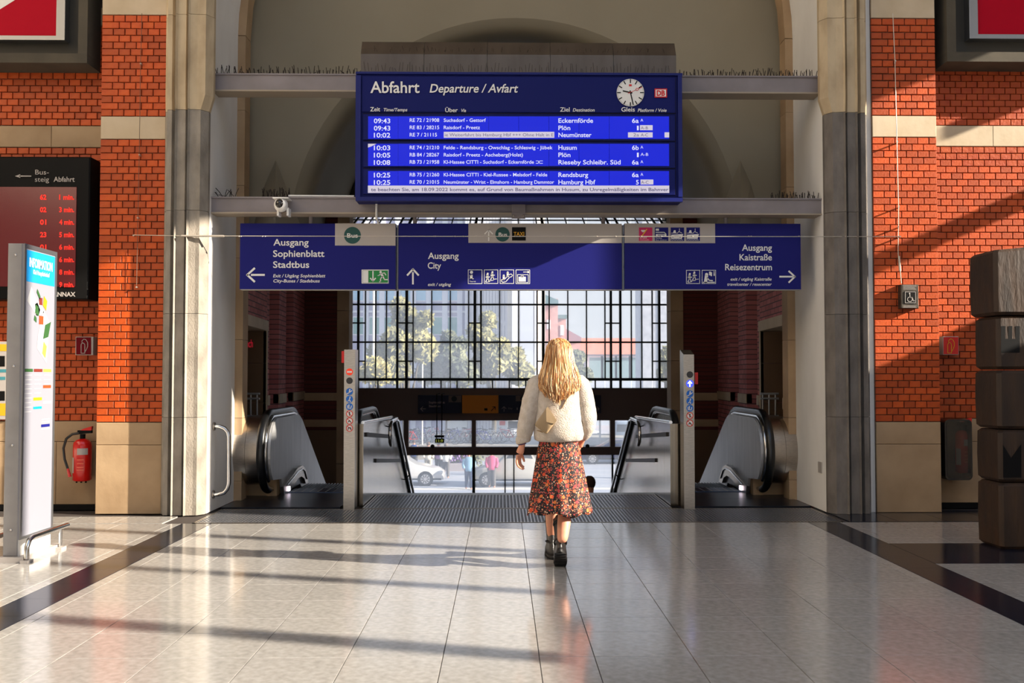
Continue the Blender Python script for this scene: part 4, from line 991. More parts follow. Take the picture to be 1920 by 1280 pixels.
# ================================================================== ESCALATORS
RAD = math.radians
def escalator(s):
    X = lambda u: XC+s*u
    side_ = 'left' if s < 0 else 'right'
    t = thing('escalator', 'brushed steel escalator on the %s of the stairs, going down to street level' % side_, 'escalator', (X(2.45), 12.6, 0))
    cY, cZ = 12.2, .56
    def prof(R, a0=235, n=16, y_end=19.0, y1=13.35, dz=0.0):
        p = [(cY+R*math.cos(RAD(a0+(90-a0)*i/n)), cZ+R*math.sin(RAD(a0+(90-a0)*i/n))) for i in range(n+1)]
        zt = cZ+R; p += [(y1, zt), (y1+.13, zt-.012), (y1+.26, zt-.05), (y1+.38, zt-.11)]
        ye, ze = p[-1]; p.append((y_end, ze-(y_end-ye)*.577)); return p
    def bp(poly, u0, u1, name, m, smooth=False):
        a, b = sorted((X(u0), X(u1))); return MB().prism(poly, 'x', a, b, smooth).build(name, m, t)
    # outer balustrade: inner panel in three sheets
    p = prof(.40); top = [q for q in p if q[0] <= 13.0 and q[1] > cZ or q[0] < cY]
    first = [q for q in p[:17]]+[(12.98, .96), (12.98, .02), (12.5, .02), (12.42, .2)]
    bp(first[::-1], 2.90, 2.93, 'balustrade_panel', 'steel_soft')
    rest_ = [(12.984, .96)]+p[17:]+[(19.0, p[-1][1]-1.15), (13.9, -.25), (12.984, .02)]
    mid = [(12.984, .96), (13.35, .96), (13.48, .948), (13.56, .925), (13.56, .02), (12.984, .02)]
    bp(mid[::-1], 2.90, 2.93, 'balustrade_panel', 'steel_soft')
    slope = [(13.564, .924), p[-3], p[-2], p[-1], (19.0, p[-1][1]-1.15), (13.9, -.2), (13.564, .02)]
    bp(slope[::-1], 2.90, 2.93, 'balustrade_panel', 'steel_soft')
    # polished edge strip and handrail
    e = prof(.415); MB().tube([(X(2.955), y, z) for y, z in e], .022, 8).build('edge_trim', 'chrome', t)
    hp = prof(.45, a0=250); hp = [(12.5, .1), (12.3, .085)]+hp
    MB().tube([(X(3.0), y, z) for y, z in hp], .03, 10, flat=.8).build('handrail_guide', 'steel', t)
    m = MB(); m.tube([(X(3.0), y, z) for y, z in prof(.475, a0=262)], .048, 12, flat=.75); m.build('handrail', 'rubber', t)
    # outer cladding with rounded nose, two bands
    q = prof(.40, a0=262)[:-1]; ye, ze = q[-1]
    q = q+[(15.0, ze-(15-ye)*.577), (15.0, -1.2), (13.4, -.05), (12.5, .14)]
    bp(q[::-1], 3.06, 3.2, 'outer_cladding', 'steel', True); bp(q[::-1], 3.203, 3.35, 'outer_cladding', 'steel', True)
    bp([(12.32, 0), (13.4, 0), (13.4, .3), (12.32, .3)], 2.935, 3.06, 'base_box', 'sandstone'); bp([(12.35, 0), (13.4, 0), (13.4, .3), (12.35, .3)], 3.065, 3.35, 'base_box', 'sandstone')
    # skirt with comb light and opening
    sk_ = [(12.4, 0), (12.36, .11), (12.9, .2), (13.2, .26), (13.5, .27), (13.7, .22), (13.85, .1), (13.92, 0), (13.75, 0), (13.65, .08), (13.45, .13), (13.2, .12), (12.9, .05), (12.7, 0)]
    bp(sk_[::-1], 2.86, 2.90, 'skirt_panel', 'steel', )
    MB().tube([(X(2.853), y, z) for y, z in ((12.55, .11), (12.9, .165), (13.2, .215), (13.5, .225), (13.65, .18), (13.8, .06))], .008, 6).build('skirt_bead', 'chrome', t)
    MB().box(X(2.84), X(2.87), 12.58, 12.66, .03, .085).build('entry_lamp', mat('entry_lamp', (255, 240, 250), .4, emit=(255, 238, 255), es=2.2), t)
    # landing and comb plates
    for i, (a, b) in enumerate(((11.26, 11.95), (11.955, 12.62))):
        MB().box(X(1.99), X(3.32), a, b, -.06, .004).build('landing_plate', 'comb', t)
    MB().box(X(1.98), X(2.86), 12.63, 13.05, -.06, .012).build('comb_plate', mat('comb_blue_sheen', (70, 84, 112), .28, .85), t)  # bluish sheen is put into the metal colour
    for i in range(9):
        x = X(2.0+.1*i); MB().box(x-.004, x+.004, 12.66, 13.04, .012, .016).build('comb_rib', 'steel', t)
    for i in range(15):
        y = 13.05+.38*i; z = -max(0, i-1)*.2
        g = MB(); g.box(X(1.98), X(2.86), y, y+.375, z-.2, z-.012)
        for k in range(22):
            x = X(1.99+.04*k); g.box(x-.006, x+.006, y, y+.375, z-.012, z)
        g.build('step', 'comb', t)
    # inner balustrade beside the stairs
    bp(first[::-1], 1.94, 1.965, 'balustrade_panel', 'steel_soft'); bp(rest_[::-1], 1.94, 1.965, 'balustrade_panel', 'steel_soft')
    m = MB(); m.tube([(X(1.90), y, z) for y, z in prof(.475, a0=262)], .045, 12, flat=.75); m.build('handrail', 'rubber', t)
    MB().tube([(X(1.90), y, z) for y, z in prof(.44)], .022, 8).build('edge_trim', 'chrome', t)
    # stair-side cladding in upright sheets
    def ztop_(y): return .93-(y-11.3)*.0226 if y < 14.4 else .86-(y-14.4)*.545
    ys_ = [11.32, 11.75, 12.3, 12.9, 13.5, 14.0, 14.4, 15.4, 16.6, 18.0, 19.4]
    for a, b in zip(ys_, ys_[1:]):
        lo = lambda y: 0 if y < 12.6 else -(y-12.6)*.53-.25
        q = [(a+.002, lo(a)), (b-.002, lo(b)), (b-.002, ztop_(b)), (a+.002, ztop_(a))]
        bp(q if s > 0 else q, 1.74, 1.86, 'side_sheet', 'steel_v')
    MB().tube([(X(1.75), 11.34, .945), (X(1.75), 14.3, .885), (X(1.75), 14.45, .85)], .02, 8).build('top_trim', 'chrome', t)
    MB().tube([(X(1.725), 14.42, .86), (X(1.725), 19.4, ztop_(19.4))], .026, 8).build('sloping_edge', 'rubber', t)
    return t
esc_l, esc_r = escalator(-1), escalator(1)
def stair_rail(s, t):
    X = lambda u: XC+s*u
    sd = 'left' if s < 0 else 'right'
    u = 1.655; path = [(X(u), 13.35, .55), (X(u), 13.25, .60), (X(u), 13.22, .72), (X(u), 13.3, .82), (X(u), 13.5, .86), (X(u), 14.1, .87), (X(u), 14.3, .83), (X(u), 19.0, .83-4.7*.53)]
    MB().tube(path, .022, 10).build('stair_rail', 'chrome', t)
    for y, z in ((13.7, .86), (14.15, .86), (16, -.1), (17.5, -.9)): MB().tube([(X(u), y, z), (X(1.70), y, z-.07), (X(1.745), y, z-.08)], .009, 6).build('rail_bracket', 'rubber', t)
    for y0, y1, z0, z1 in ((11.5, 14.1, .80, .62), (12.35, 15.3, .43, .18)):
        MB().prism([(y0, z0-.025), (y1, z1-.025), (y1, z1+.025), (y0, z0+.025)], 'x', X(1.74), X(1.72)).build('impact_bar', MATS.get('dark_bar') or mat('dark_bar', (44, 36, 30), .5), t)
stair_rail(-1, esc_l); stair_rail(1, esc_r)

# ---- steel posts with stickers
def post(s):
    x0, x1 = (645.5, 664.5) if s < 0 else (1283, 1303)
    Y = 11.02
    a, b = P(x0, 655, Y), P(x1, 953, Y)
    sd = 'left' if s < 0 else 'right'
    t = thing('signal_post', 'square steel post with round escalator stickers at the head of the %s escalator' % sd, 'post', ((a.x+b.x)/2, Y+.12, 0))
    zt = a.z
    if s < 0: MB().box(a.x, b.x, Y, Y+.22, 0, zt).build('column', 'steel', t)
    else: MB().prism([(Y, 0), (Y+.22, 0), (Y+.22, zt), (Y+.2, zt), (Y, zt-.055)], 'x', a.x-.01, b.x).build('column', 'steel', t)
    e1, e2, e3 = onY(Y-.002), onY(Y-.004), onY(Y-.006)
    cx = 655.3 if s < 0 else 1293.6
    blue = mat('mandatory_blue', (20, 104, 196), .4)
    def st(y, m, name='sticker', r=6.6): return Ink(e1).disc(cx, y, r, 24).build(name, m, t)
    def seti(o, k, m): k.build('symbol', m, o)
    if s < 0:
        o = st(697, mat('no_entry', (222, 62, 30), .4, emit=(222, 50, 20), es=.4)); seti(o, Ink(e2).rect(cx-4.6, 695.4, cx+4.6, 698.6), 'white')
        st(713.5, mat('lamp_off', (52, 50, 50), .5), 'dark_lamp', 6.2); ys_ = (734, 748, 762); yr = (775.5, 789, 802.5)
    else:
        st(702, MATS.get('lamp_off') or mat('lamp_off', (52, 50, 50), .5), 'dark_lamp', 6.2)
        o = st(719, mat('blue_lamp', (30, 60, 230), .4, emit=(58, 74, 255), es=1.3), 'lit_lamp', 7)
        k = Ink(e2); k.line([(cx, 724), (cx, 716)], 2.4).line([(cx-3.6, 718.5), (cx, 714.5), (cx+3.6, 718.5)], 1.8); k.build('symbol', mat('lamp_arrow', (255, 255, 255), .4, emit=(235, 240, 255), es=1.6), o)
        ys_ = (738, 751.5, 765); yr = (779, 793)
    for i, y in enumerate(ys_):
        o = st(y, blue); k = Ink(e2)
        if i == 0: k.line([(cx-4.5, y+3.5), (cx-1, y+2.5), (cx+4.5, y-2)], 1.4).disc(cx+.5, y-3.6, 1.3, 10).line([(cx+.3, y-2), (cx-.6, y+1.6)], 2)
        elif i == 1: k.disc(cx+1, y-3.6, 1.2, 10).line([(cx+.8, y-2), (cx-.4, y+1.2), (cx+1.6, y+4.4)], 1.7).line([(cx-.4, y+1.2), (cx-3, y+4)], 1.3)
        else: k.line([(cx-3.6, y-2), (cx-3.2, y+2.8), (cx+2.5, y+3.2), (cx+3.5, y-1.5)], 1.5).line([(cx-1, y-3.5), (cx-1, y+1)], 1.7)
        seti(o, k, 'white')
    for i, y in enumerate(yr):
        o = st(y, 'white'); k = Ink(e2); k.ring(cx, y, 6.6, 1.5, 24); k.line([(cx-4, y-4), (cx+4, y+4)], 1.1); seti(o, k, mat('prohibition_red', (222, 60, 40), .4))
        k = Ink(e3)
        if i == 0: k.disc(cx, y-2.6, 1.1, 8).line([(cx, y-1.5), (cx, y+3)], 1.5)
        elif i == 1: k.line([(cx-2.5, y+2), (cx, y-1), (cx+2.5, y+2)], 1.3)
        else: k.line([(cx-2.6, y+2.6), (cx-2, y-1), (cx+2, y-1), (cx+2.6, y+2.6)], 1.3)
        seti(o, k, 'black')
    # alarm box on the side
    if s < 0: q0, q1 = P(640.5, 658, 11.06), P(645.5, 680, 11.06)
    else: q0, q1 = P(1303, 698, 11.06), P(1308.8, 720, 11.06)
    MB().box(q0.x, q1.x, 11.06, 11.16, q1.z, q0.z).build('alarm_box', 'red', t)
post(-1); post(1)

# ---- bent grab rail on the left reveal
pts = [(-3.17, 798), (430, 0)]
A = lambda x, y: P(x, y, 11.0)
t = thing('grab_rail', 'bent chrome tube rail fixed to the left white reveal', 'rail', A(410, 928))
path = [A(390, 799)+Vector((-.05, 0, 0)), A(398, 799), A(412, 799.5), A(421, 803), A(427, 810), A(429, 820), A(429, 862), A(429, 905), A(426, 916), A(420, 923), A(410, 926), A(398, 926.5), A(390, 927)+Vector((-.05, 0, 0))]
MB().tube(path, .024, 12).build('tube', 'chrome', t)
for y in (799, 926.5): q = A(389, y); MB().tube([(XL+.002, 11.0, q.z), (XL+.02, 11.0, q.z)], .045, 14).build('wall_flange', 'steel', t)
q = P(1561, 876, 10.95)
tag(MB().box(XR-.012, XR+.01, 10.9, 11.02, q.z-.06, q.z+.06).build('wall_socket', 'sign_grey'), 'small grey cover plate low on the right white reveal', 'socket')

# ---- information totem
tx0, tx1, ty0, ty1, tz = -3.965, -3.835, 8.02, 8.60, 2.535
t = thing('information_totem', 'tall white and grey information totem with station map beside the left wall', 'information stand', ((tx0+tx1)/2, (ty0+ty1)/2, 0))
MB().cbox(tx0, tx1-.015, ty0, ty1, .04, tz, .006).build('body', 'steel_soft' if 0 else mat('totem_grey', (150, 146, 144), .45, c2=(140, 136, 134), scale=8), t)
MB().box(tx1-.015, tx1, ty0+.005, ty1-.005, .17, tz-.003).build('display_face', mat('totem_white', (136, 136, 146), .3), t)
fr = MB(); 
for q in ((ty0, ty0+.03, .17, tz), (ty1-.03, ty1, .17, tz), (ty0+.03, ty1-.03, tz-.035, tz), (ty0+.03, ty1-.03, .17, .19)): fr.box(tx1-.004, tx1+.006, *q)
fr.build('edge_frame', 'alu', t)
MB().box(tx0-.02, tx1+.06, ty0-.06, ty1+.06, 0, .04).build('base_plate', 'sign_grey', t)
MB().box(tx0+.01, tx1-.01, ty0+.01, ty1-.01, .04, .17).build('plinth', 'white', t)
for sx_ in (1, -1):
    x = (tx1 if sx_ > 0 else tx0)+sx_*.08; xi = tx1 if sx_ > 0 else tx0
    b = MB().tube([(x, ty0-.04, .03), (x, ty0-.04, .12), (x, ty0, .17), (x, ty0+.06, .185), (x, ty1+.12, .185)], .02, 10)
    b.build('bump_rail', 'chrome', t)
    MB().tube([(x, ty1-.02, .03), (x, ty1-.02, .185)], .014, 8).build('rail_leg', 'chrome', t)
    MB().box(min(x-.03, x+.03), x+.03, ty1-.07, ty1+.03, 0, .02).build('foot_plate', 'sign_grey', t); MB().box(x-.03, x+.03, ty0-.09, ty0+.01, 0, .02).build('foot_plate', 'sign_grey', t)
T1 = lambda x, y: Vector((tx1+.0015, ty0+(ty1-ty0)*x, y)); T2 = lambda x, y: Vector((tx1+.003, ty0+(ty1-ty0)*x, y)); T3 = lambda x, y: Vector((tx1+.0045, ty0+(ty1-ty0)*x, y))
class TInk(Ink):
    def text2(s, tt_, x0, x1, zb, cap, off=.02):
        vs, fs = text_mesh(tt_, 3, off); a = min(v[0] for v in vs); b = max(v[0] for v in vs); k = (x1-x0)/(b-a)
        return s.pts([(x0+(v[0]-a)*k, zb+v[1]/.69*cap) for v in vs], fs)
def quad(k, u0, z0, u1, z1): return k.poly([(u0, z0), (u1, z0), (u1, z1), (u0, z1)])
quad(TInk(T1), .06, 2.235, .94, 2.49).build('title_field', mat('info_blue', (20, 140, 210), .35), t)
k = TInk(T2); k.text2('INFORMATION', .15, .86, 2.36, .072, .02); k.text2('Kiel Hauptbahnhof', .27, .77, 2.305, .036, .01); k.build('title_lettering', 'white', t)
# map
k = TInk(T1); k.poly([(.42, 1.70), (.72, 1.58), (.80, 1.93), (.60, 2.02), (.45, 1.82)]); k.poly([(.10, 2.08), (.22, 2.2), (.5, 2.02), (.44, 1.95)]); k.poly([(.38, 1.96), (.62, 2.0), (.5, 2.1), (.34, 2.06)]); k.build('map_halls', mat('map_grey', (168, 168, 172), .5), t)
k = TInk(T2); k.poly([(.34, 1.99), (.46, 1.965), (.44, 2.04), (.36, 2.06)]); k.poly([(.31, 1.93), (.39, 1.91), (.39, 1.95), (.33, 1.97)]); k.poly([(.60, 1.78), (.76, 1.80), (.84, 1.93), (.66, 1.90)]); k.poly([(.38, 2.16), (.48, 2.1), (.5, 2.13), (.40, 2.19)]); k.build('map_green_areas', mat('map_green', (44, 84, 40), .5), t)
quad(TInk(T2), .47, 1.90, .60, 1.97).build('map_red_area', mat('map_red', (232, 66, 26), .5), t)
TInk(T2).poly([(.58, 2.06), (.68, 2.02), (.71, 2.1), (.61, 2.14)]).build('map_orange_area', mat('map_orange', (240, 150, 20), .5), t)
TInk(T2).poly([(.58, 1.66), (.68, 1.62), (.72, 1.72), (.62, 1.76)]).build('map_yellow_area', mat('map_ochre', (180, 170, 70), .5), t)
quad(TInk(T2), .46, 2.06, .56, 2.12).build('map_brown_area', mat('map_brown', (110, 40, 30), .5), t)
for nme, m, u0, u1, z0, z1 in (('legend_bar', 'map_green', .06, .31, 1.505, 1.53), ('legend_bar', 'map_brown', .34, .6, 1.505, 1.53), ('legend_bar', 'map_ochre', .63, .88, 1.505, 1.53), ('legend_bar', 'map_red', .63, .88, 1.37, 1.395), ('legend_bar', 'map_orange', .34, .6, 1.27, 1.295), ('legend_bar', 'info_blue', .34, .6, 1.2, 1.22), ('legend_bar', 'map_grey', .63, .88, 1.24, 1.26)):
    quad(TInk(T1), u0, z0, u1, z1).build(nme, MATS[m], t)
k = TInk(T1)
for c_, (u0, n_) in enumerate(((.08, 9), (.36, 5), (.65, 3))):
    for i in range(n_): quad(k, u0, 1.475-.037*i, u0+.2, 1.482-.037*i)
for zz in (1.105, 1.085, 1.025): quad(k, .6, zz, .85, zz+.008)
k.build('legend_print', MATS['map_grey'], t)
quad(TInk(T1), .59, 1.045, .86, 1.068).build('legend_bar', 'blue', t)
for z in (2.44, 1.55, .92, .25): MB().ell((-3.9, ty0-.004, z), .011, .008, .011, 8, 6).build('screw', 'chrome', t)

# ---- carved wooden totem on the right
wx0, wx1, wy0, wy1 = P(1870, 600, 8.44).x, 4.62, 8.44, 8.86
t = thing('wooden_column', 'dark column of stacked timber blocks with carved letters at the far right', 'wooden column', ((wx0+wx1)/2, (wy0+wy1)/2, 0))
wood = mat('weathered_wood', (62, 40, 20), .65, c2=(30, 20, 11), scale=3, stretch=(3, 3, .8), detail=12, bump=.3, rnd=.15, contrast=(.3, .75))
Zw = lambda y: P(1870, y, 8.44).z
blk = [(1045, 906, .0), (904, 806, .0), (804, 694, .006), (692, 592, .0), (590, 468, .028)]
for i, (ya, yb2, d) in enumerate(blk):
    z0, z1 = max(0.0, Zw(ya)), Zw(yb2)
    x0, x1, y0, y1 = wx0-d, wx1+d, wy0-d, wy1+d
    b = .025; rings = []
    for z, ins in ((z0, b), (z0+b, 0), ((z0+z1)/2, -.004), (z1-b, 0), (z1, b)):
        rr = .03; x_a, x_b, y_a, y_b = x0+ins, x1-ins, y0+ins, y1-ins
        zt = z+(.03*((1 if z > (z0+z1)/2 else 0)) if i == 4 else 0)
        rings.append([(x_a+rr, y_a, z), (x_b-rr, y_a, zt), (x_b, y_a+rr, zt), (x_b, y_b-rr, zt), (x_b-rr, y_b, zt), (x_a+rr, y_b, z), (x_a, y_b-rr, z), (x_a, y_a+rr, z)])
    MB().loft(rings, smooth=False).build('timber_block', wood, t)
e = onY(8.436)
k = Ink(e); k.rect(1877, 635, 1912, 661).rect(1877, 611, 1885, 635).rect(1890.5, 611, 1898, 635).rect(1904, 611, 1912, 635); k.build('carved_letter', 'black', t)
k = Ink(onY(8.432)); k.poly([(1880.5, 833), (1896, 858), (1896, 870), (1881, 870)]).poly([(1915, 832), (1896, 858), (1896, 870), (1915, 870)]).rect(1881, 870, 1915, 895); k.build('carved_letter', 'black', t)

# ================================================================== PEOPLE
def skin_obj(name, chains, m, parent, sub=2, org=None):
    """chains: list of (points [(x,y,z,r)...], edges [(a,b)...]) in world space; first point of each chain is its root"""
    vs, es, rs, roots = [], [], [], []
    for pts, ed in chains:
        k = len(vs); roots.append(k)
        vs += [Vector(p[:3]) for p in pts]; rs += [p[3] for p in pts]
        ed = ed or [(i, i+1) for i in range(len(pts)-1)]
        es += [(a+k, b+k) for a, b in ed]
    org = Vector(org if org is not None else vs[0])
    me = bpy.data.meshes.new(name); me.from_pydata([v-org for v in vs], es, [])
    o = link(name, me, org, parent)
    sk = o.modifiers.new('skin', 'SKIN'); sk.use_smooth_shade = True; sk.branch_smoothing = .6
    if not me.skin_vertices:
        bpy.context.view_layer.objects.active = o; o.select_set(True); bpy.ops.mesh.customdata_skin_add()
    d = me.skin_vertices[0].data
    for i, r in enumerate(rs):
        rr = r if isinstance(r, tuple) else (r, r)
        d[i].radius = rr; d[i].use_root = i in roots
    ss = o.modifiers.new('sub', 'SUBSURF'); ss.levels = sub; ss.render_levels = sub
    me.materials.append(M[m] if isinstance(m, str) else m)
    return o
def ring(cx, cy, z, rx, ry, n=32, fold=0, amp=0, ph=0, tilt=0, sq=0):
    out = []
    for i in range(n):
        a = 2*pi*i/n; c, s = math.cos(a), math.sin(a)
        k = 1+amp*math.cos(fold*a+ph)
        if sq: c, s = math.copysign(abs(c)**(1-sq), c), math.copysign(abs(s)**(1-sq), s)
        out.append(Vector((cx+rx*c*k, cy+ry*s*k, z+tilt*c)))
    return out

W = Vector((0.432, 7.62, 0))
wl = thing('person', 'woman with long blonde hair, cream sweater and floral skirt walking towards the stairs', 'person', W)
def w(x, y, z): return (W.x+x, W.y+y, z)
skin_m = mat('skin', (224, 160, 128), .5, c2=(212, 142, 112), scale=12)
skin_m.node_tree.nodes['Principled BSDF'].inputs['Subsurface Weight'].default_value = .1
def chain(*p): return [w(a, b, c)+(r,) for a, b, c, r in p]
body_pts = chain((0, .02, .95, .13), (0, .02, 1.12, .105), (0, .02, 1.30, .12), (0, .015, 1.43, .085), (0, .02, 1.50, .048), (.0, .03, 1.555, .046),
    (.0, .035, 1.62, .078), (.0, .03, 1.68, .082), (.0, .02, 1.725, .055),
    # left arm (hangs, slightly away)
    (-.16, .0, 1.42, .055), (-.235, -.01, 1.18, .042), (-.272, .0, .99, .028), (-.284, .005, .93, .026), (-.300, .01, .875, (.022, .036)),
    # right arm (bent forward)
    (.16, .0, 1.42, .055), (.222, .0, 1.16, .042), (.205, .10, 1.02, .03), (.185, .15, .965, .026), (.165, .17, .915, (.022, .034)),
    # legs
    (-.08, .02, .90, .095), (-.05, .22, .52, .058), (-.035, .42, .32, .052), (-.028, .50, .16, .04),
    (.08, .02, .90, .095), (.062, .14, .50, .058), (.040, .03, .34, .056), (.022, -.02, .20, .04))
body_e = [(0, 1), (1, 2), (2, 3), (3, 4), (4, 5), (5, 6), (6, 7), (7, 8), (3, 9), (9, 10), (10, 11), (11, 12), (12, 13), (3, 14), (14, 15), (15, 16), (16, 17), (17, 18),
          (0, 19), (19, 20), (20, 21), (21, 22), (0, 23), (23, 24), (24, 25), (25, 26)]
def fingers(palm, direction, across, curl, s=1.0, thumb=1):
    d = Vector(direction).normalized(); a = Vector(across).normalized(); c = Vector(curl).normalized(); out = []
    for i, (ln, off) in enumerate(((.072, -.027), (.082, -.009), (.077, .009), (.060, .026))):
        b = Vector(palm)+a*off*s; t = .0088
        p0 = b-d*.02; p1 = b+d*.035; p2 = p1+(d*.8+c*.35).normalized()*ln*.42*s; p3 = p2+(d*.55+c*.8).normalized()*ln*.33*s; p4 = p3+(d*.25+c).normalized()*ln*.25*s
        out.append(([tuple(p)+(r,) for p, r in ((p0, .009), (p1, .0098), (p2, .0086), (p3, .0078), (p4, .0066))], None))
    b = Vector(palm)-d*.03-a*.02*s*thumb
    p1 = b-a*.024*thumb+d*.02; p2 = p1+(d*.9-a*.45*thumb+c*.3).normalized()*.034; p3 = p2+(d+c*.5).normalized()*.026
    out.append(([tuple(b)+(.012,), tuple(p1)+(.0118,), tuple(p2)+(.0102,), tuple(p3)+(.0078,)], None))
    return out
hl = fingers(w(-.305, .01, .855), (-.12, .02, -1), (.5, .85, 0), (.85, -.1, -.2), thumb=-1)
hr = fingers(w(.158, .175, .895), (-.25, .2, -.95), (.35, .9, 0), (-1, .1, -.1), thumb=-1)
skin_obj('body', [(body_pts, body_e)]+hl+hr, skin_m, wl, 2, org=w(0, .02, .95))
# face details (turned away from the camera)
f = MB(); f.loft([ring(W.x, W.y+.118, z, rx, ry, 10) for z, rx, ry in ((1.612, .012, .006), (1.62, .017, .022), (1.635, .012, .016), (1.665, .007, .008))]); f.build('nose', skin_m, wl)
for s in (-1, 1):
    MB().ell(w(s*.031, .098, 1.668), .012, .01, .008, 10, 6).build('eye', 'white', wl)
    MB().ell(w(s*.031, .107, 1.668), .005, .003, .005, 8, 6).build('iris', 'black', wl)
    MB().tube([w(s*.016, .112, 1.686), w(s*.032, .110, 1.691), w(s*.047, .098, 1.686)], .0028, 6).build('eyebrow', mat('brow', (120, 84, 50), .8), wl)
    MB().ell(w(s*.084, .03, 1.65), .01, .018, .03, 10, 8).build('ear', skin_m, wl)
MB().tube([w(-.022, .104, 1.595), w(0, .112, 1.594), w(.022, .104, 1.595)], [.003, .006, .003], 8).build('mouth', mat('lips', (190, 84, 80), .4), wl)
# bracelets
for z, m in ((.962, 'red'), (.952, 'blue')):
    MB().tube([w(-.279+.030*math.cos(a), .003+.032*math.sin(a), z+.006*math.cos(a)) for a in [2*pi*i/16 for i in range(16)]], .0028, 6, closed=True).build('bracelet', m, wl)

# sweater
knit = mat('cream_knit', (206, 194, 182), .95, c2=(186, 172, 156), scale=26, detail=6, bump=.5, bscale=120)
kb = knit.node_tree.nodes['Principled BSDF']; kb.inputs['Sheen Weight'].default_value = .15
sw = MB(); rg = []
for z, rx, ry, cy, am, fo_ in ((.985, .135, .105, .02, .03, 9), (.972, .158, .12, .02, .035, 9), (.985, .182, .14, .015, .03, 9), (1.03, .192, .150, .01, .02, 8), (1.10, .190, .150, .005, .015, 7), (1.20, .186, .142, .005, .012, 6),
                            (1.30, .188, .136, .005, .01, 5), (1.38, .188, .128, .005, .006, 4), (1.43, .172, .115, .008, .0, 4), (1.465, .125, .095, .015, 0, 4), (1.49, .080, .075, .02, 0, 4), (1.515, .062, .062, .025, 0, 4)):
    rg.append([v+Vector((.004*mnoise.noise(v*9), .012*mnoise.noise(v*6), 0)) for v in ring(W.x, W.y+cy, z, rx, ry, 48, fo_, am, z*5)])
sw.loft(rg, caps=(False, False)); swo = sw.build('sweater', knit, wl)
def sleeve(pts, name):
    m = MB(); P_ = [Vector(w(*p[:3])) for p in pts]; R__ = [p[3] for p in pts]; rings = []
    # subdivide
    PP, RR = [], []
    for i in range(len(P_)-1):
        for k in range(5):
            t = k/5; tt = t*t*(3-2*t) if False else t
            PP.append(P_[i].lerp(P_[i+1], tt)); RR.append(R__[i]+(R__[i+1]-R__[i])*t)
    PP.append(P_[-1]); RR.append(R__[-1])
    N_ = Vector((1, 0, 0))
    for i, p in enumerate(PP):
        t = (PP[min(i+1, len(PP)-1)]-PP[max(i-1, 0)]).normalized(); n = (N_-t*N_.dot(t)).normalized(); b = t.cross(n)
        rings.append([p+(n*math.cos(a)+b*math.sin(a))*RR[i]*(1+.07*mnoise.noise(Vector((math.cos(a)*1.2, math.sin(a)*1.2, i*.55)))) for a in [2*pi*q/24 for q in range(24)]])
    m.loft(rings); return m.build(name, knit, wl)
sleeve([(-.115, .005, 1.425, .07), (-.165, .0, 1.40, .078), (-.205, -.005, 1.28, .076), (-.232, -.008, 1.17, .070), (-.252, -.004, 1.08, .066), (-.268, .0, 1.005, .056)], 'sleeve')
sleeve([(.115, .005, 1.425, .07), (.162, .0, 1.40, .078), (.198, .0, 1.28, .078), (.215, .01, 1.16, .078), (.212, .05, 1.09, .074), (.200, .10, 1.035, .062), (.19, .13, 1.0, .046)], 'sleeve')
m = MB(); c0 = Vector(w(-.270, .002, .988)); m.loft([[c0+Vector(((r)*math.cos(a), r*.95*math.sin(a), dz+.012*math.cos(a))) for a in [2*pi*q/24 for q in range(24)]] for r, dz in ((.040, -.012), (.050, -.028), (.058, -.014), (.060, .012), (.055, .032), (.046, .036))], caps=(False, False)); m.build('rolled_cuff', knit, wl)
# skirt
fm = bpy.data.materials.new('floral_cloth'); fm.use_nodes = True; n = fm.node_tree; L = n.links; b = n.nodes['Principled BSDF']; b.inputs['Roughness'].default_value = .75
tcn = n.nodes.new('ShaderNodeTexCoord')
def node(t, **k):
    x = n.nodes.new(t)
    for a, v_ in k.items(): setattr(x, a, v_)
    return x
def mathn(op, a, b_=None):
    x = node('ShaderNodeMath', operation=op)
    for i, q in enumerate((a, b_)):
        if q is None: continue
        if isinstance(q, (int, float)): x.inputs[i].default_value = q
        else: L.new(q, x.inputs[i])
    return x.outputs[0]
def mixc(fac, a, b_):
    x = node('ShaderNodeMix', data_type='RGBA'); L.new(fac, x.inputs[0])
    for i, q in ((6, a), (7, b_)):
        if isinstance(q, tuple): x.inputs[i].default_value = lin(q)
        else: L.new(q, x.inputs[i])
    return x.outputs[2]
sep = node('ShaderNodeSeparateXYZ'); L.new(tcn.outputs['Object'], sep.inputs[0])
ang = mathn('ARCTAN2', sep.outputs['Y'], sep.outputs['X'])
cmb = node('ShaderNodeCombineXYZ'); L.new(mathn('MULTIPLY', ang, .2), cmb.inputs[0]); L.new(sep.outputs['Z'], cmb.inputs[1])
nz = node('ShaderNodeTexNoise'); nz.inputs['Scale'].default_value = 30; L.new(cmb.outputs[0], nz.inputs['Vector'])
vm = node('ShaderNodeVectorMath', operation='MULTIPLY_ADD'); vm.inputs[1].default_value = (.014, .014, 0); L.new(nz.outputs['Color'], vm.inputs[0]); L.new(cmb.outputs[0], vm.inputs[2])
def voro(scale, src): 
    v_ = node('ShaderNodeTexVoronoi'); v_.voronoi_dimensions = '2D'; v_.inputs['Scale'].default_value = scale; L.new(src, v_.inputs['Vector']); return v_
v1 = voro(26, vm.outputs[0]); v2 = voro(54, vm.outputs[0]); v3 = voro(125, vm.outputs[0])
def ramp(fac, stops):
    r = node('ShaderNodeValToRGB'); r.color_ramp.interpolation = 'CONSTANT'
    while len(r.color_ramp.elements) < len(stops): r.color_ramp.elements.new(.5)
    for e_, (p_, c_) in zip(r.color_ramp.elements, stops): e_.position = p_; e_.color = lin(c_)
    L.new(fac, r.inputs[0]); return r.outputs[0]
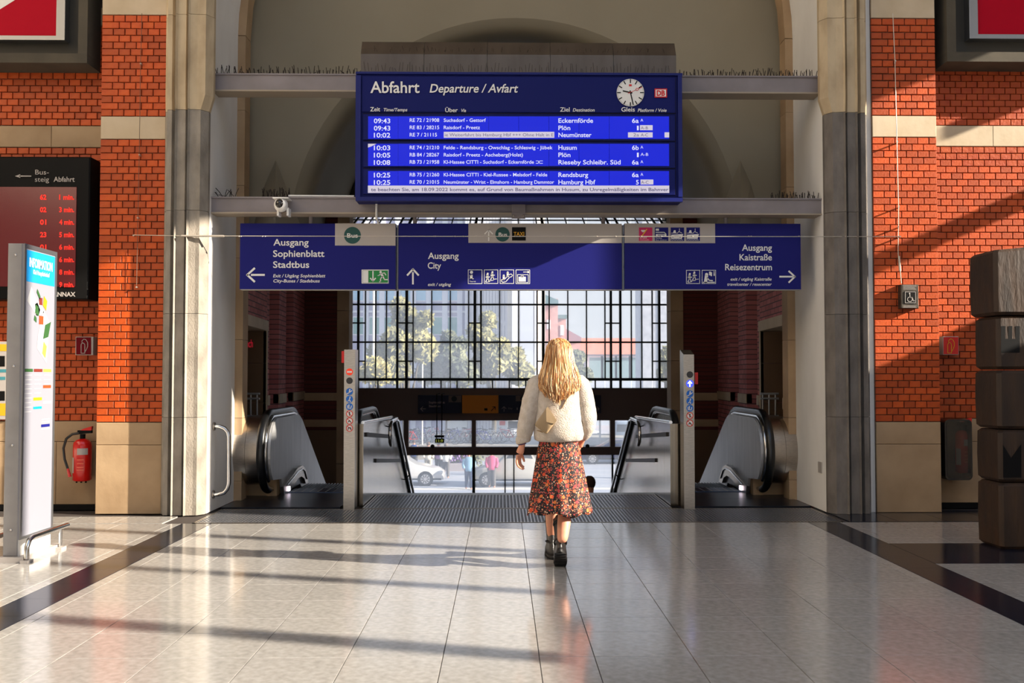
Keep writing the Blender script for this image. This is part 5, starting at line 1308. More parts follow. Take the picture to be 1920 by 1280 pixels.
s1 = node('ShaderNodeSeparateColor'); L.new(v1.outputs['Color'], s1.inputs[0]); s2 = node('ShaderNodeSeparateColor'); L.new(v2.outputs['Color'], s2.inputs[0]); s3_ = node('ShaderNodeSeparateColor'); L.new(v3.outputs['Color'], s3_.inputs[0])
small = ramp(s3_.outputs[0], [(0, (24, 14, 16)), (.62, (180, 104, 76)), (.74, (206, 166, 136)), (.84, (150, 56, 40)), (.93, (24, 14, 16))])
base = mixc(mathn('LESS_THAN', v3.outputs['Distance'], .36), (22, 12, 16), small)
mid = ramp(s2.outputs[0], [(0, (216, 92, 50)), (.3, (224, 150, 110)), (.45, (232, 190, 160)), (.6, (206, 66, 44)), (.8, (184, 70, 70))])
base = mixc(mathn('MULTIPLY', mathn('LESS_THAN', v2.outputs['Distance'], .30), mathn('GREATER_THAN', s2.outputs[1], .5)), base, mid)
big = ramp(s1.outputs[0], [(0, (222, 80, 40)), (.35, (232, 112, 70)), (.6, (186, 58, 62)), (.8, (238, 130, 60))])
petal = ramp(mathn('FRACT', mathn('MULTIPLY', v1.outputs['Distance'], 8)), [(0, (60, 22, 20)), (.22, (255, 255, 255))])
pm = node('ShaderNodeMix', data_type='RGBA', blend_type='MULTIPLY'); pm.inputs[0].default_value = .8; L.new(big, pm.inputs[6]); L.new(petal, pm.inputs[7])
base = mixc(mathn('MULTIPLY', mathn('LESS_THAN', v1.outputs['Distance'], .34), mathn('GREATER_THAN', s1.outputs[1], .55)), base, pm.outputs[2])
L.new(base, b.inputs['Base Color'])
sk = MB(); rg = []
zs = [1.0-.024*i for i in range(25)]
for i, z in enumerate(zs):
    t = (1.0-z)/.576
    rx = .140+.106*t**.85; ry = .115+.085*t; am = .005+.05*t**1.3
    cx = W.x+.0+.004*t; cy = W.y+.03+.04*t
    r_ = []
    for q in range(96):
        a = 2*pi*q/96
        k = 1+am*(.6*math.cos(9*a+.8+1.2*t)+.5*math.cos(14*a+2.1)+.3*math.cos(5*a))
        zz = z+(.012*math.sin(7*a+1)+.01*math.cos(3*a))*max(0, t-.8)/.2
        r_.append(Vector((cx+rx*k*math.cos(a), cy+ry*k*math.sin(a), zz)))
    rg.append(r_)
inner = [[Vector((cx+(v.x-cx)*.975, cy+(v.y-cy)*.975, v.z+.002)) for v in r_] for r_ in rg[::-1][:6]]
sk.loft(rg+inner, caps=(False, False)); sk.build('skirt', fm, wl, origin=(W.x, W.y+.05, .7))
MB().loft([ring(W.x, W.y+.03, z, .1425, .1175, 48) for z in (.985, 1.012)], caps=(False, False)).build('waistband', mat('waist_red', (150, 50, 40), .8), wl)
# boots
leather = mat('black_leather', (34, 30, 28), .32, c2=(22, 20, 19), scale=20, bump=.25, bscale=60, coat=.2)
sole_m = mat('boot_sole', (22, 20, 19), .6)
def boot(px_, py_, yaw, pitch, lift):
    Mx = Matrix.Translation(Vector((px_, py_, lift))) @ Matrix.Scale(1.07, 4) @ Matrix.Rotation(yaw, 4, 'Z') @ Matrix.Translation((0, .10, 0)) @ Matrix.Rotation(-pitch, 4, 'X') @ Matrix.Translation((0, -.10, 0))
    T = lambda v: Mx @ Vector(v)
    def outl(z, y0, y1, wd, n=28, toe=.8):
        r_ = []
        for i in range(n):
            a = 2*pi*i/n; yy = math.cos(a); xx = math.sin(a)
            k = 1.0 if yy > 0 else .82
            r_.append(T((xx*wd*k*(1-.12*(yy < -.2)), (y0+y1)/2+(y1-y0)/2*yy, z)))
        return r_
    u = MB().loft([outl(.028, -.105, .165, .046), outl(.055, -.108, .163, .048), outl(.075, -.106, .150, .046), outl(.095, -.10, .115, .042), outl(.12, -.088, .065, .040), outl(.15, -.078, .040, .041), outl(.20, -.074, .040, .045), outl(.28, -.076, .046, .052), outl(.325, -.078, .05, .055), outl(.326, -.068, .042, .049), outl(.29, -.066, .04, .047)], caps=(True, False))
    o = u.build('boot', leather, wl)
    s_ = MB().loft([outl(0, -.105, .160, .042), outl(.004, -.112, .170, .050), outl(.03, -.112, .170, .050), outl(.032, -.108, .166, .047)])
    s_.build('sole', sole_m, o)
    h_ = MB()
    for i in range(7):
        y = -.09+.035*i
        if .0 < y < .03: continue
        q = [T((x, yy, z)) for x in (-.04, .04) for yy in (y, y+.02) for z in (-.006, .001)]
        h_.add(q, [(0, 1, 3, 2), (4, 6, 7, 5), (0, 4, 5, 1), (2, 3, 7, 6), (0, 2, 6, 4), (1, 5, 7, 3)])
    h_.build('tread', sole_m, o)
    for z in (.12, .27):
        MB().tube([T((.05*math.sin(a)*(1 if z > .2 else .9), -.015+.064*math.cos(a), z+.004)) for a in [2*pi*i/20 for i in range(20)]], .006, 6, closed=True).build('strap', sole_m, o)
    for i in range(4): MB().tube([T((-.028, .04-.004*i, .16+.028*i)), T((0, .058-.002*i, .17+.028*i)), T((.028, .04-.004*i, .16+.028*i))], .003, 5).build('lace', sole_m, o)
    MB().tube([T((0, -.080, .315)), T((0, -.088, .34)), T((0, -.078, .355)), T((0, -.07, .335))], .005, 6).build('pull_tab', sole_m, o)
boot(W.x-.030, W.y+.52, .03, 0, 0)
boot(W.x+.012, W.y+.03, -.06, math.radians(38), .004)

# hair: shell plus strands with their own tints
hm = bpy.data.materials.new('blonde_hair'); hm.use_nodes = True; hn = hm.node_tree; hb = hn.nodes['Principled BSDF']
va = hn.nodes.new('ShaderNodeVertexColor'); va.layer_name = 'tint'; hn.links.new(va.outputs[0], hb.inputs['Base Color']); hb.inputs['Roughness'].default_value = .36; hb.inputs['Specular IOR Level'].default_value = .6
hz = ((1.764, .010, .012, .02), (1.755, .042, .045, .02), (1.735, .066, .070, .015), (1.70, .084, .090, .012), (1.65, .094, .100, .006), (1.58, .103, .100, -.005), (1.52, .124, .090, -.02), (1.46, .142, .082, -.045), (1.40, .148, .072, -.065), (1.36, .136, .06, -.08), (1.335, .10, .04, -.10))
def hring(z, rx, ry, cy, n=40):
    out = []
    for i in range(n):
        a = 2*pi*i/n; y = math.sin(a)
        yy = y*ry if y < 0 else y*min(ry, .075 if z > 1.66 else .03)
        out.append(Vector((W.x+.003+rx*math.cos(a)*(1+.02*math.cos(11*a)), W.y+cy+yy*(1+.03*math.cos(13*a+z*9)), z)))
    return out
sh = MB().loft([hring(*q) for q in hz[::-1]]); ho = sh.build('hair', hm, wl, origin=w(0, 0, 1.5))
tv = ho.data.color_attributes.new('tint', 'FLOAT_COLOR', 'POINT')
for i in range(len(ho.data.vertices)): tv.data[i].color = lin((170, 116, 60))
def hsurf(a, z):
    for (z0, rx0, ry0, c0), (z1, rx1, ry1, c1) in zip(hz, hz[1:]):
        if z1 <= z <= z0:
            t = (z0-z)/(z0-z1); rx, ry, cy = rx0+(rx1-rx0)*t, ry0+(ry1-ry0)*t, c0+(c1-c0)*t; break
    else: rx, ry, cy = hz[-1][1]*1.25*(1-(1.335-z)*4.5), hz[-1][2], hz[-1][3]-(1.335-z)*.06
    y = math.sin(a); yy = y*ry if y < 0 else y*min(ry, .075 if z > 1.66 else .03)
    return Vector((W.x+.003+rx*math.cos(a), W.y+cy+yy, z))
sm_ = MB(); cols = []
rnd = random.Random(3)
pal = [(232, 184, 124), (204, 148, 86), (176, 114, 58), (240, 206, 154), (144, 88, 42), (216, 162, 100), (120, 72, 36)]
for i in range(760):
    a = rnd.uniform(-pi*1.04, .04*pi); bias = 1-abs(a+pi/2)/(pi/2)
    z0 = rnd.uniform(1.70, 1.757) if rnd.random() < .6 else rnd.uniform(1.45, 1.7)
    z1 = 1.25+.10*(abs(a+pi/2)/(pi/2))**1.5+rnd.uniform(0, .10)+(.03 if a > -pi/2 else 0)
    if rnd.random() < .1: z1 += .05
    path = []; r = []; ph = rnd.uniform(0, 6.3); off = rnd.uniform(.0, .010); fr = rnd.uniform(-.05, .05); nn_ = 9
    for k in range(nn_):
        t = k/(nn_-1); z = z0+(z1-z0)*t
        p = hsurf(a+fr*t+.03*math.sin(4*t+ph), max(z, 1.22))
        cen = Vector((W.x, W.y-.01, z)); d = (p-cen); d.z = 0
        if d.length > 1e-4: d.normalize()
        p = p+d*(off+.003*math.sin(7*t+ph)+(.012*t*t if rnd.random() < .5 else 0))
        path.append(p); r.append(.0029*(1-.75*t**3)*(.5+.5*min(1, t*6))+.0006)
    k0 = len(sm_.v); sm_.tube(path, r, 4, caps=False)
    cbase = pal[rnd.randrange(7)]; cols += [lin(cbase)]*(len(sm_.v)-k0)
st_ = sm_.build('hair_strands', hm, ho, origin=w(0, 0, 1.5)); st_['kind'] = 'stuff'
tv = st_.data.color_attributes.new('tint', 'FLOAT_COLOR', 'POINT')
for i, c_ in enumerate(cols): tv.data[i].color = c_
# waist bag worn across the back
bgm = mat('cream_leather', (164, 140, 108), .55, c2=(150, 126, 94), scale=6, bump=.1)
B0 = W.y-.165
cor = [P(1001.5, 797, B0), P(1027, 762, B0), P(1044, 788, B0), P(1025, 814.5, B0)]
def rquad(ins, y):
    c_ = sum(cor, Vector())/4; out = []
    for i in range(4):
        p = c_+(cor[i]-c_)*(1-ins); a_ = p.lerp(c_+(cor[i-1]-c_)*(1-ins), .12); b2 = p.lerp(c_+(cor[(i+1) % 4]-c_)*(1-ins), .12)
        for q in (a_, p.lerp((a_+b2)/2, .5), b2): out.append(Vector((q.x, y, q.z)))
    return out
MB().loft([rquad(.06, B0+.045), rquad(0, B0+.03), rquad(0, B0+.012), rquad(.10, B0)]).build('waist_bag', bgm, wl)
bag = [o for o in wl.children if o.name.startswith('waist_bag')][0]
MB().loft([[Vector((p.x, y, p.z)) for p in (cor[1].lerp(cor[0], .12), cor[1], cor[2], cor[2].lerp(cor[3], .25), (cor[1]+cor[2]+cor[3]+cor[0])/4)] for y in (B0+.004, B0-.006)], smooth=False).build('bag_flap', bgm, bag)
MB().tube([w(-.02, -.12, 1.20), w(.02, -.135, 1.235), w(.07, -.135, 1.33), w(.11, -.10, 1.42), w(.10, -.02, 1.50)], [.009]*5, 8, flat=.4).build('bag_strap', bgm, bag)
MB().tube([w(-.165, -.06, 1.06), w(-.13, -.135, 1.05), w(-.09, -.16, 1.07)], .009, 8, flat=.4).build('bag_strap', bgm, bag)
# ================================================================== FAR HANGING SIGN AND STREET OUTSIDE
YF = 23.6
c = P(955, 775, YF)
def far_sign(x0, x1, label, m='far_blue'):
    q0, q1 = P(x0, 741, YF), P(x1, 774.5, YF)
    t = thing('overhead_sign', label, 'sign', ((q0.x+q1.x)/2, YF+.05, q1.z), 'dark signs on the brown panel band')
    MB().box(q0.x, q1.x, YF, YF+.24, q1.z, q0.z).build('panel', mat(m, (30, 34, 62), .6) if m == 'far_blue' else m, t); return t
FI, FJ = onY(YF-.004), onY(YF-.008)
t = far_sign(783.5, 865, 'far dark sign for the bus exit left of the orange panel'); k = Ink(FI)
k.text('Sophienblatt', 804, 834, 756, 4, off=.02); k.text('Stadtbus', 804, 826, 763, 4, off=.02); k.line([(793, 762), (788.5, 766.2), (793, 770.5)], 1).line([(789, 766.2), (798, 766.2)], 1); k.build('lettering', mat('dim_white', (190, 172, 170), .7), t)
Ink(FI).rect(841, 741.5, 865, 754).build('grey_field', 'dark_band', t); Ink(FJ).disc(851.5, 747.5, 5.2, 20).build('bus_disc', mat('far_green', (10, 30, 30), .6), t)
t = far_sign(866.5, 934.5, 'orange panel among the far dark signs', mat('far_orange', (250, 150, 22), .6)); k = Ink(FI); k.line([(921, 770), (928, 763)], 1.2).line([(923.5, 762.5), (928.5, 762.5), (928.5, 767.5)], 1.2).rect(908, 765, 914, 769.5); k.build('symbols', 'black', t)
t = far_sign(935, 1060, 'far dark sign with an upward arrow right of the orange panel'); k = Ink(FI); k.line([(941, 766), (945, 762), (949, 766)], 1).line([(945, 762.5), (945, 771)], 1); k.text('City', 953, 961, 767, 3.2); k.text('i', 969, 970.5, 768, 4.5, off=.03); k.build('lettering', MATS['dim_white'], t)
Ink(FI).rect(967, 741.5, 1000, 752).build('grey_field', 'dark_band', t); Ink(FJ).disc(980, 746.5, 4.4, 20).build('bus_disc', MATS['far_green'], t)
t = far_sign(1061, 1127, 'far dark sign with an arrow pointing right beside the woman'); k = Ink(FI); k.line([(1119.5, 762.5), (1123.5, 766.5), (1119.5, 770.5)], 1).line([(1113, 766.5), (1123, 766.5)], 1); k.build('lettering', MATS['dim_white'], t)
q0, q1 = P(815.5, 822, 22.9), P(832.5, 830, 22.9)
t = thing('info_display', 'small black digital display hanging in the lower street window', 'display', ((q0.x+q1.x)/2, 22.95, q1.z))
MB().box(q0.x, q1.x, 22.9, 23.0, q1.z, q0.z).build('display_case', 'black', t)
k = Ink(onY(22.895)); k.text('11:9', 817.5, 830.5, 828.6, 4.8, off=.02); k.build('digits', mat('dim_digits', (130, 140, 50), .5, emit=(150, 160, 60), es=.5), t)
a, b = P(815, 816, 22.9), P(832.5, 820, 22.9); MB().box(a.x, b.x, 22.9, 23.0, b.z, a.z).build('upper_bar', 'black', t)
for x in (819, 828.5):
    q = P(x, 816, 22.95); MB().tube([(q.x, 22.95, q1.z), (q.x, 22.95, P(x, 788, 22.95).z+.6), (q.x, 23.9, P(x, 788, 22.95).z+.6)], .012, 6).build('suspension_rod', 'black', t)
for x, y in ((811, 836.5), (1101.5, 836)):
    q = P(x, y, YG-.17); tag(MB().ell((q.x, YG-.17, q.z), .05, .03, .05).build('round_lamp', 'dark_frame'), 'small round fitting on the rail above the doors, '+('left' if x < 900 else 'right')+' of the woman', 'lamp')

ZG = -3.7
def G(x, y, z=ZG):
    d = ray(x, y); t_ = (z-CAMH)/d.z; return Vector((d.x*t_, d.y*t_, z))
def D(y, z=ZG): return G(960, y, z).y
paving = mat('street_paving', (150, 156, 170), .8, c2=(178, 178, 182), scale=.6, stretch=(.3, 1.5, 1), detail=8)
tag(MB().box(-90, 90, 24.4, 260, ZG-.3, ZG).build('ground', paving, origin=(0, 100, ZG)), 'pale street and square outside the station', kind='structure')
tag(MB().box(-60, 60, 62, 74, ZG, ZG+.9).build('ground_terrace', mat('terrace', (176, 170, 160), .9, c2=(150, 146, 140), scale=2)), 'raised paved strip across the street with the cycle racks', kind='structure')
for i in range(4): tag(MB().box(-30, 40, 36+i*3.2, 36.7+i*3.2, ZG, ZG+.012).build('trim_%d' % (10+i), mat('pale_stripe', (214, 206, 196), .8)), 'pale band across the street paving', kind='structure')

def facade(name, label, x0, x1, ytop, Y, wall, wins, zbase=ZG, depth=14, roof=None, extra=None):
    a, b = P(x0, ytop, Y), P(x1, ytop, Y)
    t = thing(name, label, 'building', ((a.x+b.x)/2, Y+depth/2, zbase))
    MB().box(a.x, b.x, Y, Y+depth, zbase, a.z).build('walls', wall, t)
    for (wx0, wy0, wx1, wy1, m) in wins:
        p, q = P(wx0, wy0, Y-.12), P(wx1, wy1, Y-.12)
        fw = (q.x-p.x)*.12
        w_ = MB(); w_.box(p.x-fw*1.6, q.x+fw*1.6, Y-.1, Y, q.z-fw, p.z+fw); f_ = w_.build('window', 'facade_white', t)
        MB().box(p.x, q.x, Y-.14, Y-.1, q.z, p.z).build('pane', m, f_)
    return t, a, b
M['facade_white'] = mat('facade_white', (226, 226, 232), .8)
M['pane_blue'] = mat('pane_blue', (150, 196, 220), .15, spec=.8); M['pane_green'] = mat('pane_green', (104, 158, 150), .2, spec=.8)
lav = mat('lavender_render', (176, 174, 196), .9)
wins = []
for cx in (630, 671.5, 702, 730, 760, 789, 819.5, 849):
    for y0, y1, m in ((595, 626, 'pane_green'), (520, 563, 'pane_blue'), (445, 488, 'pane_blue')):
        wins.append((cx-9, y0, cx+9, y1, m))
t, a, b = facade('office_building', 'pale lavender office building with rows of white framed windows behind the trees', 560, 872, 380, 95, lav, wins)
for y in (582, 505): 
    p, q = P(560, y, 94.9), P(872, y+4, 94.9); MB().box(p.x, q.x, 94.8, 95, q.z, p.z).build('ledge', 'facade_white', t)
for x in (686, 716, 745, 775, 804, 834, 862): 
    p = P(x, 640, 94.9); MB().box(p.x-.25, p.x+.25, 94.75, 95, ZG, P(x, 380, 95).z).build('pilaster_strip', 'facade_white', t)
t, a, b = facade('glazed_stair_tower', 'grey building part with upright ribs beside the office building', 872, 952, 380, 92, mat('grey_lavender', (170, 172, 190), .8), [])
for i in range(14):
    x = a.x+(b.x-a.x)*(i+.5)/14; MB().box(x-.12, x+.12, 91.7, 92, ZG, a.z).build('rib', 'facade_white', t)
q = [P(905, 575, 91.6), P(958, 610, 91.6), P(958, 618, 91.6), P(905, 583, 91.6)]
MB().add([tuple(p) for p in q]+[(p.x, 91.9, p.z) for p in q], [(0, 1, 2, 3), (4, 7, 6, 5), (0, 4, 5, 1), (2, 6, 7, 3), (1, 5, 6, 2), (0, 3, 7, 4)]).build('slanting_rail', 'facade_white', t)
t, a, b = facade('white_tower_block', 'tall cream tower block in bright sun left of the woman', 952, 1022, 380, 85, mat('cream_render', (232, 222, 210), .85), [], depth=6.5)
for x0, x1, m in ((960, 972, 'facade_white'), (975, 1000, mat('cool_panel', (206, 210, 222), .6)), (1002, 1008, 'facade_white')):
    p, q = P(x0, 380, 84.9), P(x1, 700, 84.9); MB().box(p.x, q.x, 84.8, 85, ZG, p.z).build('facade_strip', m, t)
pink = mat('pink_brick', (206, 160, 150), .85, c2=(190, 140, 134), scale=3)
t, a, b = facade('brick_block', 'pale pink brick building stepping down behind the woman', 1022, 1046, 560, 98, pink, [(1026, 600, 1031, 616, 'facade_white'), (1026, 640, 1031, 656, 'facade_white')], depth=1.4)
p, q = P(1022, 552, 97.5), P(1047, 562, 97.5); MB().add([(p.x, 97.6, p.z), (q.x, 97.6, q.z), (q.x, 97.6, q.z-.5), (p.x, 97.6, q.z-.5), (p.x, 99, p.z), (q.x, 99, q.z), (q.x, 99, q.z-.5), (p.x, 99, q.z-.5)], [(0, 1, 2, 3), (4, 7, 6, 5), (0, 4, 5, 1), (1, 5, 6, 2)]).build('roof', 'teal_roof' if 'teal_roof' in M else mat('teal_roof', (90, 120, 124), .7), t)
t, a, b = facade('brick_tower', 'square pink brick tower with a flat green roof above the woman', 1040, 1061, 596, 100, pink, [(1051, 610, 1056, 628, 'facade_white')], depth=4)
p, q = P(1036, 590, 99.5), P(1063, 597, 99.5); MB().box(p.x, q.x, 99.4, 104.3, q.z, p.z).build('roof', MATS['teal_roof'], t)
t, a, b = facade('gabled_house', 'low pink house with a sloping roof right of the brick tower', 1062, 1088, 640, 102, pink, [], depth=2)
p, q = P(1061, 616, 101.5), P(1090, 632, 101.5); MB().add([(p.x, 101.5, p.z), (q.x, 101.5, q.z), (q.x, 101.5, a.z), (p.x, 101.5, a.z), (p.x, 104, p.z), (q.x, 104, q.z), (q.x, 104, a.z), (p.x, 104, a.z)], [(0, 1, 2, 3), (4, 7, 6, 5), (0, 4, 5, 1), (1, 5, 6, 2)]).build('roof', mat('mauve_roof', (150, 120, 130), .8), t)
t, a, b = facade('market_hall', 'long low hall with an orange tiled roof and glazed front on the right', 1086, 1215, 663, 105, mat('blue_grey_front', (176, 190, 204), .8), [(x, 670, x+22, 708, mat('teal_glass', (128, 156, 160), .2)) for x in (1105, 1131, 1157, 1183)])
p, q = P(1084, 652, 104.6), P(1215, 664, 104.6); MB().prism([(104.4, q.z), (109, p.z+1.2), (116, q.z)], 'x', p.x, q.x).build('roof', mat('orange_tiles', (224, 140, 112), .8, c2=(206, 120, 96), scale=3), t)
t = facade('street_pillar', 'pale textured concrete pillar at the right edge of the street window', 1204, 1228, 380, 36, mat('rough_pale', (204, 206, 214), .9, c2=(176, 178, 186), scale=4, bump=.4), [], depth=2)[0]
t = facade('side_pavilion', 'pale rendered side wall just outside the right end of the street window', 1236, 1330, 380, 60, MATS['rough_pale'], [], depth=8)[0]

# trees
leafm = {}
def leaves(cs, n, sz, seed, name, m, parent, org):
    r_ = random.Random(seed); b = MB()
    for i in range(n):
        cx, cy, cz, R = cs[r_.randrange(len(cs))]
        while True:
            d = Vector((r_.uniform(-1, 1), r_.uniform(-1, 1), r_.uniform(-1, 1)))
            if .3 < d.length < 1: break
        p = Vector((cx, cy, cz))+d*R; u = Vector((r_.uniform(-1, 1), r_.uniform(-1, 1), r_.uniform(-1, 1))).normalized(); v_ = u.orthogonal().normalized()
        s_ = sz*r_.uniform(.6, 1.3); b.add([p-u*s_, p+v_*s_*.5, p+u*s_, p-v_*s_*.5], [(0, 1, 2, 3)])
    o = b.build(name, m, parent); o['kind'] = 'stuff'; return o
def leafmat(nm, c, c2):
    m = mat(nm, c, .7, c2=c2, scale=.9, detail=6, contrast=(.35, .65)); return m
ol = leafmat('olive_leaves', (112, 112, 70), (176, 168, 110)); dk = leafmat('grey_green_leaves', (78, 88, 70), (128, 130, 92)); yl = leafmat('autumn_leaves', (150, 142, 84), (196, 184, 120))
def tree(label, blobs, Y, m, seed, trunk, sz=.28, n=2600):
    """blobs: (px, py, radius px)"""
    k_ = Y/F; cs = []
    for x, y, r_ in blobs: q = P(x, y, Y); cs.append((q.x, Y+random.uniform(-1, 1), q.z, r_*k_))
    q = P(trunk, 720, Y)
    t = thing('street_tree', label, 'tree', (q.x, Y, ZG), 'trees on the square')
    b = MB(); top = cs[0]; b.tube([(q.x, Y, ZG), (q.x+.1, Y, ZG+2), (top[0], Y, top[2])], [.22, .18, .07], 8)
    for c_ in cs[:5]: b.tube([(q.x+.1, Y, ZG+2.2), (c_[0], c_[1], c_[2])], [.1, .03], 6)
    b.build('trunk', mat('bark', (92, 84, 70), .9), t); leaves(cs, n, sz, seed, 'foliage', m, t, None)
tree('tall olive tree filling the second bay of the street window', [(760, 600, 26), (745, 640, 26), (775, 620, 26), (752, 575, 16), (790, 650, 30), (740, 690, 30), (730, 655, 20), (705, 660, 14), (800, 600, 12)], 58, ol, 1, 757, n=4200)
tree('dark bushy trees low in the middle of the street window', [(830, 690, 30), (815, 660, 20), (850, 670, 26), (870, 700, 26), (842, 635, 14), (865, 645, 12), (800, 700, 22)], 76, dk, 2, 838, n=3600)
tree('olive tree with a rounded crown left of the cream tower', [(905, 640, 26), (890, 620, 14), (915, 600, 16), (930, 670, 28), (905, 690, 30), (958, 680, 26), (978, 700, 26), (970, 665, 14), (940, 650, 16)], 79, ol, 3, 925, n=4400)
tree('yellowing tree at the left end of the street window', [(700, 690, 20), (688, 700, 14), (716, 700, 18)], 51.5, yl, 4, 703, n=1200)
tree('grey green tree behind the head of the woman', [(1075, 690, 20), (1085, 670, 14), (1060, 700, 20), (1096, 704, 16)], 88, dk, 5, 1080, n=1400)
tree('small tree at the far right end of the street window', [(1248, 680, 14), (1250, 700, 14), (1246, 660, 8)], 50, ol, 6, 1248, n=900, sz=.2)

def lamp_post(x, ytop, ybase, w_, label, arm=True):
    Y = D(ybase); b_ = P(x, ybase, Y); tp_ = P(x, ytop, Y)
    t = thing('lamp_post', label, 'lamp post', (b_.x, Y, ZG)); r_ = w_*Y/F/2
    MB().tube([(b_.x, Y, ZG), (b_.x, Y, tp_.z)], [r_, r_*.8], 8).build('pole', mat('pale_pole', (214, 210, 204), .6), t)
    if arm: MB().tube([(b_.x, Y, tp_.z-.3), (b_.x+.6, Y, tp_.z-.2)], .06, 6).build('arm', MATS['pale_pole'], t); MB().ell((b_.x, Y, tp_.z+.1), .35, .35, .16).build('lamp_head', MATS['pale_pole'], t)
lamp_post(699, 390, 882, 5, 'tall pale mast on the left of the street window', False)
lamp_post(791.5, 618, 860, 3, 'slim lamp post in front of the olive tree')
lamp_post(1125, 770, 846, 4, 'pale post right of the woman in the lower window', False)

# cars
def car(x0, x1, yw, label, paint, h=1.45, L_=4.5, face=1, Yadj=0, van=False):
    """x0..x1 photo extent of the car at wheel line y=yw"""
    Y = D(yw)+Yadj; a, b = P(x0, yw, Y), P(x1, yw, Y); Ln = b.x-a.x; cx = (a.x+b.x)/2; s = face
    t = thing('car', label, 'car', (cx, Y, ZG)); wd = 1.75; z = ZG
    X = lambda u: cx+s*u*Ln/2
    prof = [(-1, .28), (-.99, .7), (-.9, .88), (-.62, .95), (-.5, 1.0), (-.34, h-.05), (-.1, h), (.14, h-.03), (.42, 1.0), (.62, .92), (.88, .76), (.98, .6), (1, .3)] if not van else \
           [(-1, .3), (-1, 1.2), (-.96, h-.08), (-.85, h), (.2, h), (.38, h-.12), (.62, 1.12), (.9, .95), (.99, .75), (1, .3)]
    def sec(y, k, dz=0): return [(X(u*k), y, z+.0+(v if v < .6 else .6+(v-.6)*1)) for u, v in prof]
    b_ = MB()
    def inset(k2): return [(X(u*(1-.02*k2)), v-(.0 if v < .9 else .02*k2)) for u, v in prof]
    rings = []
    for y, kk in ((-wd/2, 1.6), (-wd/2+.03, .5), (-wd/2+.14, 0), (wd/2-.14, 0), (wd/2-.03, .5), (wd/2, 1.6)):
        rings.append([Vector((px_, Y+y+((.10 if v > 1.0 else 0)*(1 if y < 0 else -1)), z+v)) for px_, v in inset(kk)])
    b_.loft(rings); b_.build('body', paint, t)
    gl_ = [(-.44, 1.02), (-.33, h-.12), (-.1, h-.07), (.12, h-.1), (.34, 1.0)] if not van else [(-.9, 1.15), (-.86, h-.22), (.14, h-.2), (.34, h-.35), (.52, 1.14)]
    MB().prism([(X(u), z+v) for u, v in gl_][::-s], 'y', Y-wd/2-.012+.07, Y+wd/2-.06).build('side_windows', mat('car_glass', (60, 66, 72), .12, spec=.8), t)
    MB().box(X(-.06)-.03, X(-.06)+.03, Y-wd/2+.05, Y-wd/2+.08, z+1.0, z+h-.08).build('window_pillar', paint, t)
    MB().box(X(-.95), X(.95), Y-wd/2-.008, Y-wd/2+.02, z+.28, z+.36).build('sill_trim', 'black', t)
    MB().ell((X(.93), Y-wd/2+.1, z+.66), .14, .12, .07).build('headlamp', 'white', t); MB().ell((X(-.95), Y-wd/2+.1, z+.75), .07, .1, .09).build('tail_lamp', 'red', t)
    for u in (-.62, .62):
        for yy in (-wd/2+.02, wd/2-.22):
            wx = X(u); wh = MB().prism([(wx+.33*math.cos(2*pi*i/24), z+.33+.33*math.sin(2*pi*i/24)) for i in range(24)], 'y', Y+yy-.03, Y+yy+.19).build('wheel', 'rubber', t)
            if yy < 0:
                m = MB(); m.prism([(wx+.22*math.cos(2*pi*i/20), z+.33+.22*math.sin(2*pi*i/20)) for i in range(20)], 'y', Y+yy-.036, Y+yy-.03); m.build('rim', mat('alloy', (190, 188, 190), .35, .6), wh)
                m = MB()
                for i in range(9): a_ = 2*pi*i/9; m.add([(wx+r_*math.cos(a_+d_), Y+yy-.04, z+.33+r_*math.sin(a_+d_)) for r_, d_ in ((.08, -.2), (.2, -.12), (.2, .12), (.08, .2))], [(0, 1, 2, 3)])
                m.build('spoke_gaps', 'black', wh)
    for u in (-.62, .62):
        wx = X(u); m = MB(); m.prism([(wx+.37*math.cos(2*pi*i/24), z+.33+.37*math.sin(2*pi*i/24)) for i in range(24)], 'y', Y-wd/2-.004, Y-wd/2+.2); m.build('wheel_arch', 'black', t)
    return t
silver = mat('silver_paint', (206, 202, 198), .3, .25, coat=.5); champ = mat('champagne_paint', (190, 184, 172), .3, .2, coat=.5); navy = mat('navy_paint', (30, 36, 70), .25, coat=.5)
car(655, 834, 914, 'silver saloon car seen through the doors on the left', silver, h=1.42, Yadj=1.6)
car(880, 1052, 916, 'champagne coloured people carrier behind the hand of the woman', champ, h=1.62, face=-1, Yadj=1.6)
car(1080, 1230, 868, 'dark blue car in the right part of the lower window', navy, h=1.42, face=-1)
car(1150, 1225, 838, 'pale blue van far away in the right window light', mat('pale_blue_paint', (170, 186, 206), .35), h=1.9, van=True)
car(1040, 1130, 834, 'white van parked far behind the woman', mat('white_paint', (220, 222, 228), .35), h=1.9, van=True)

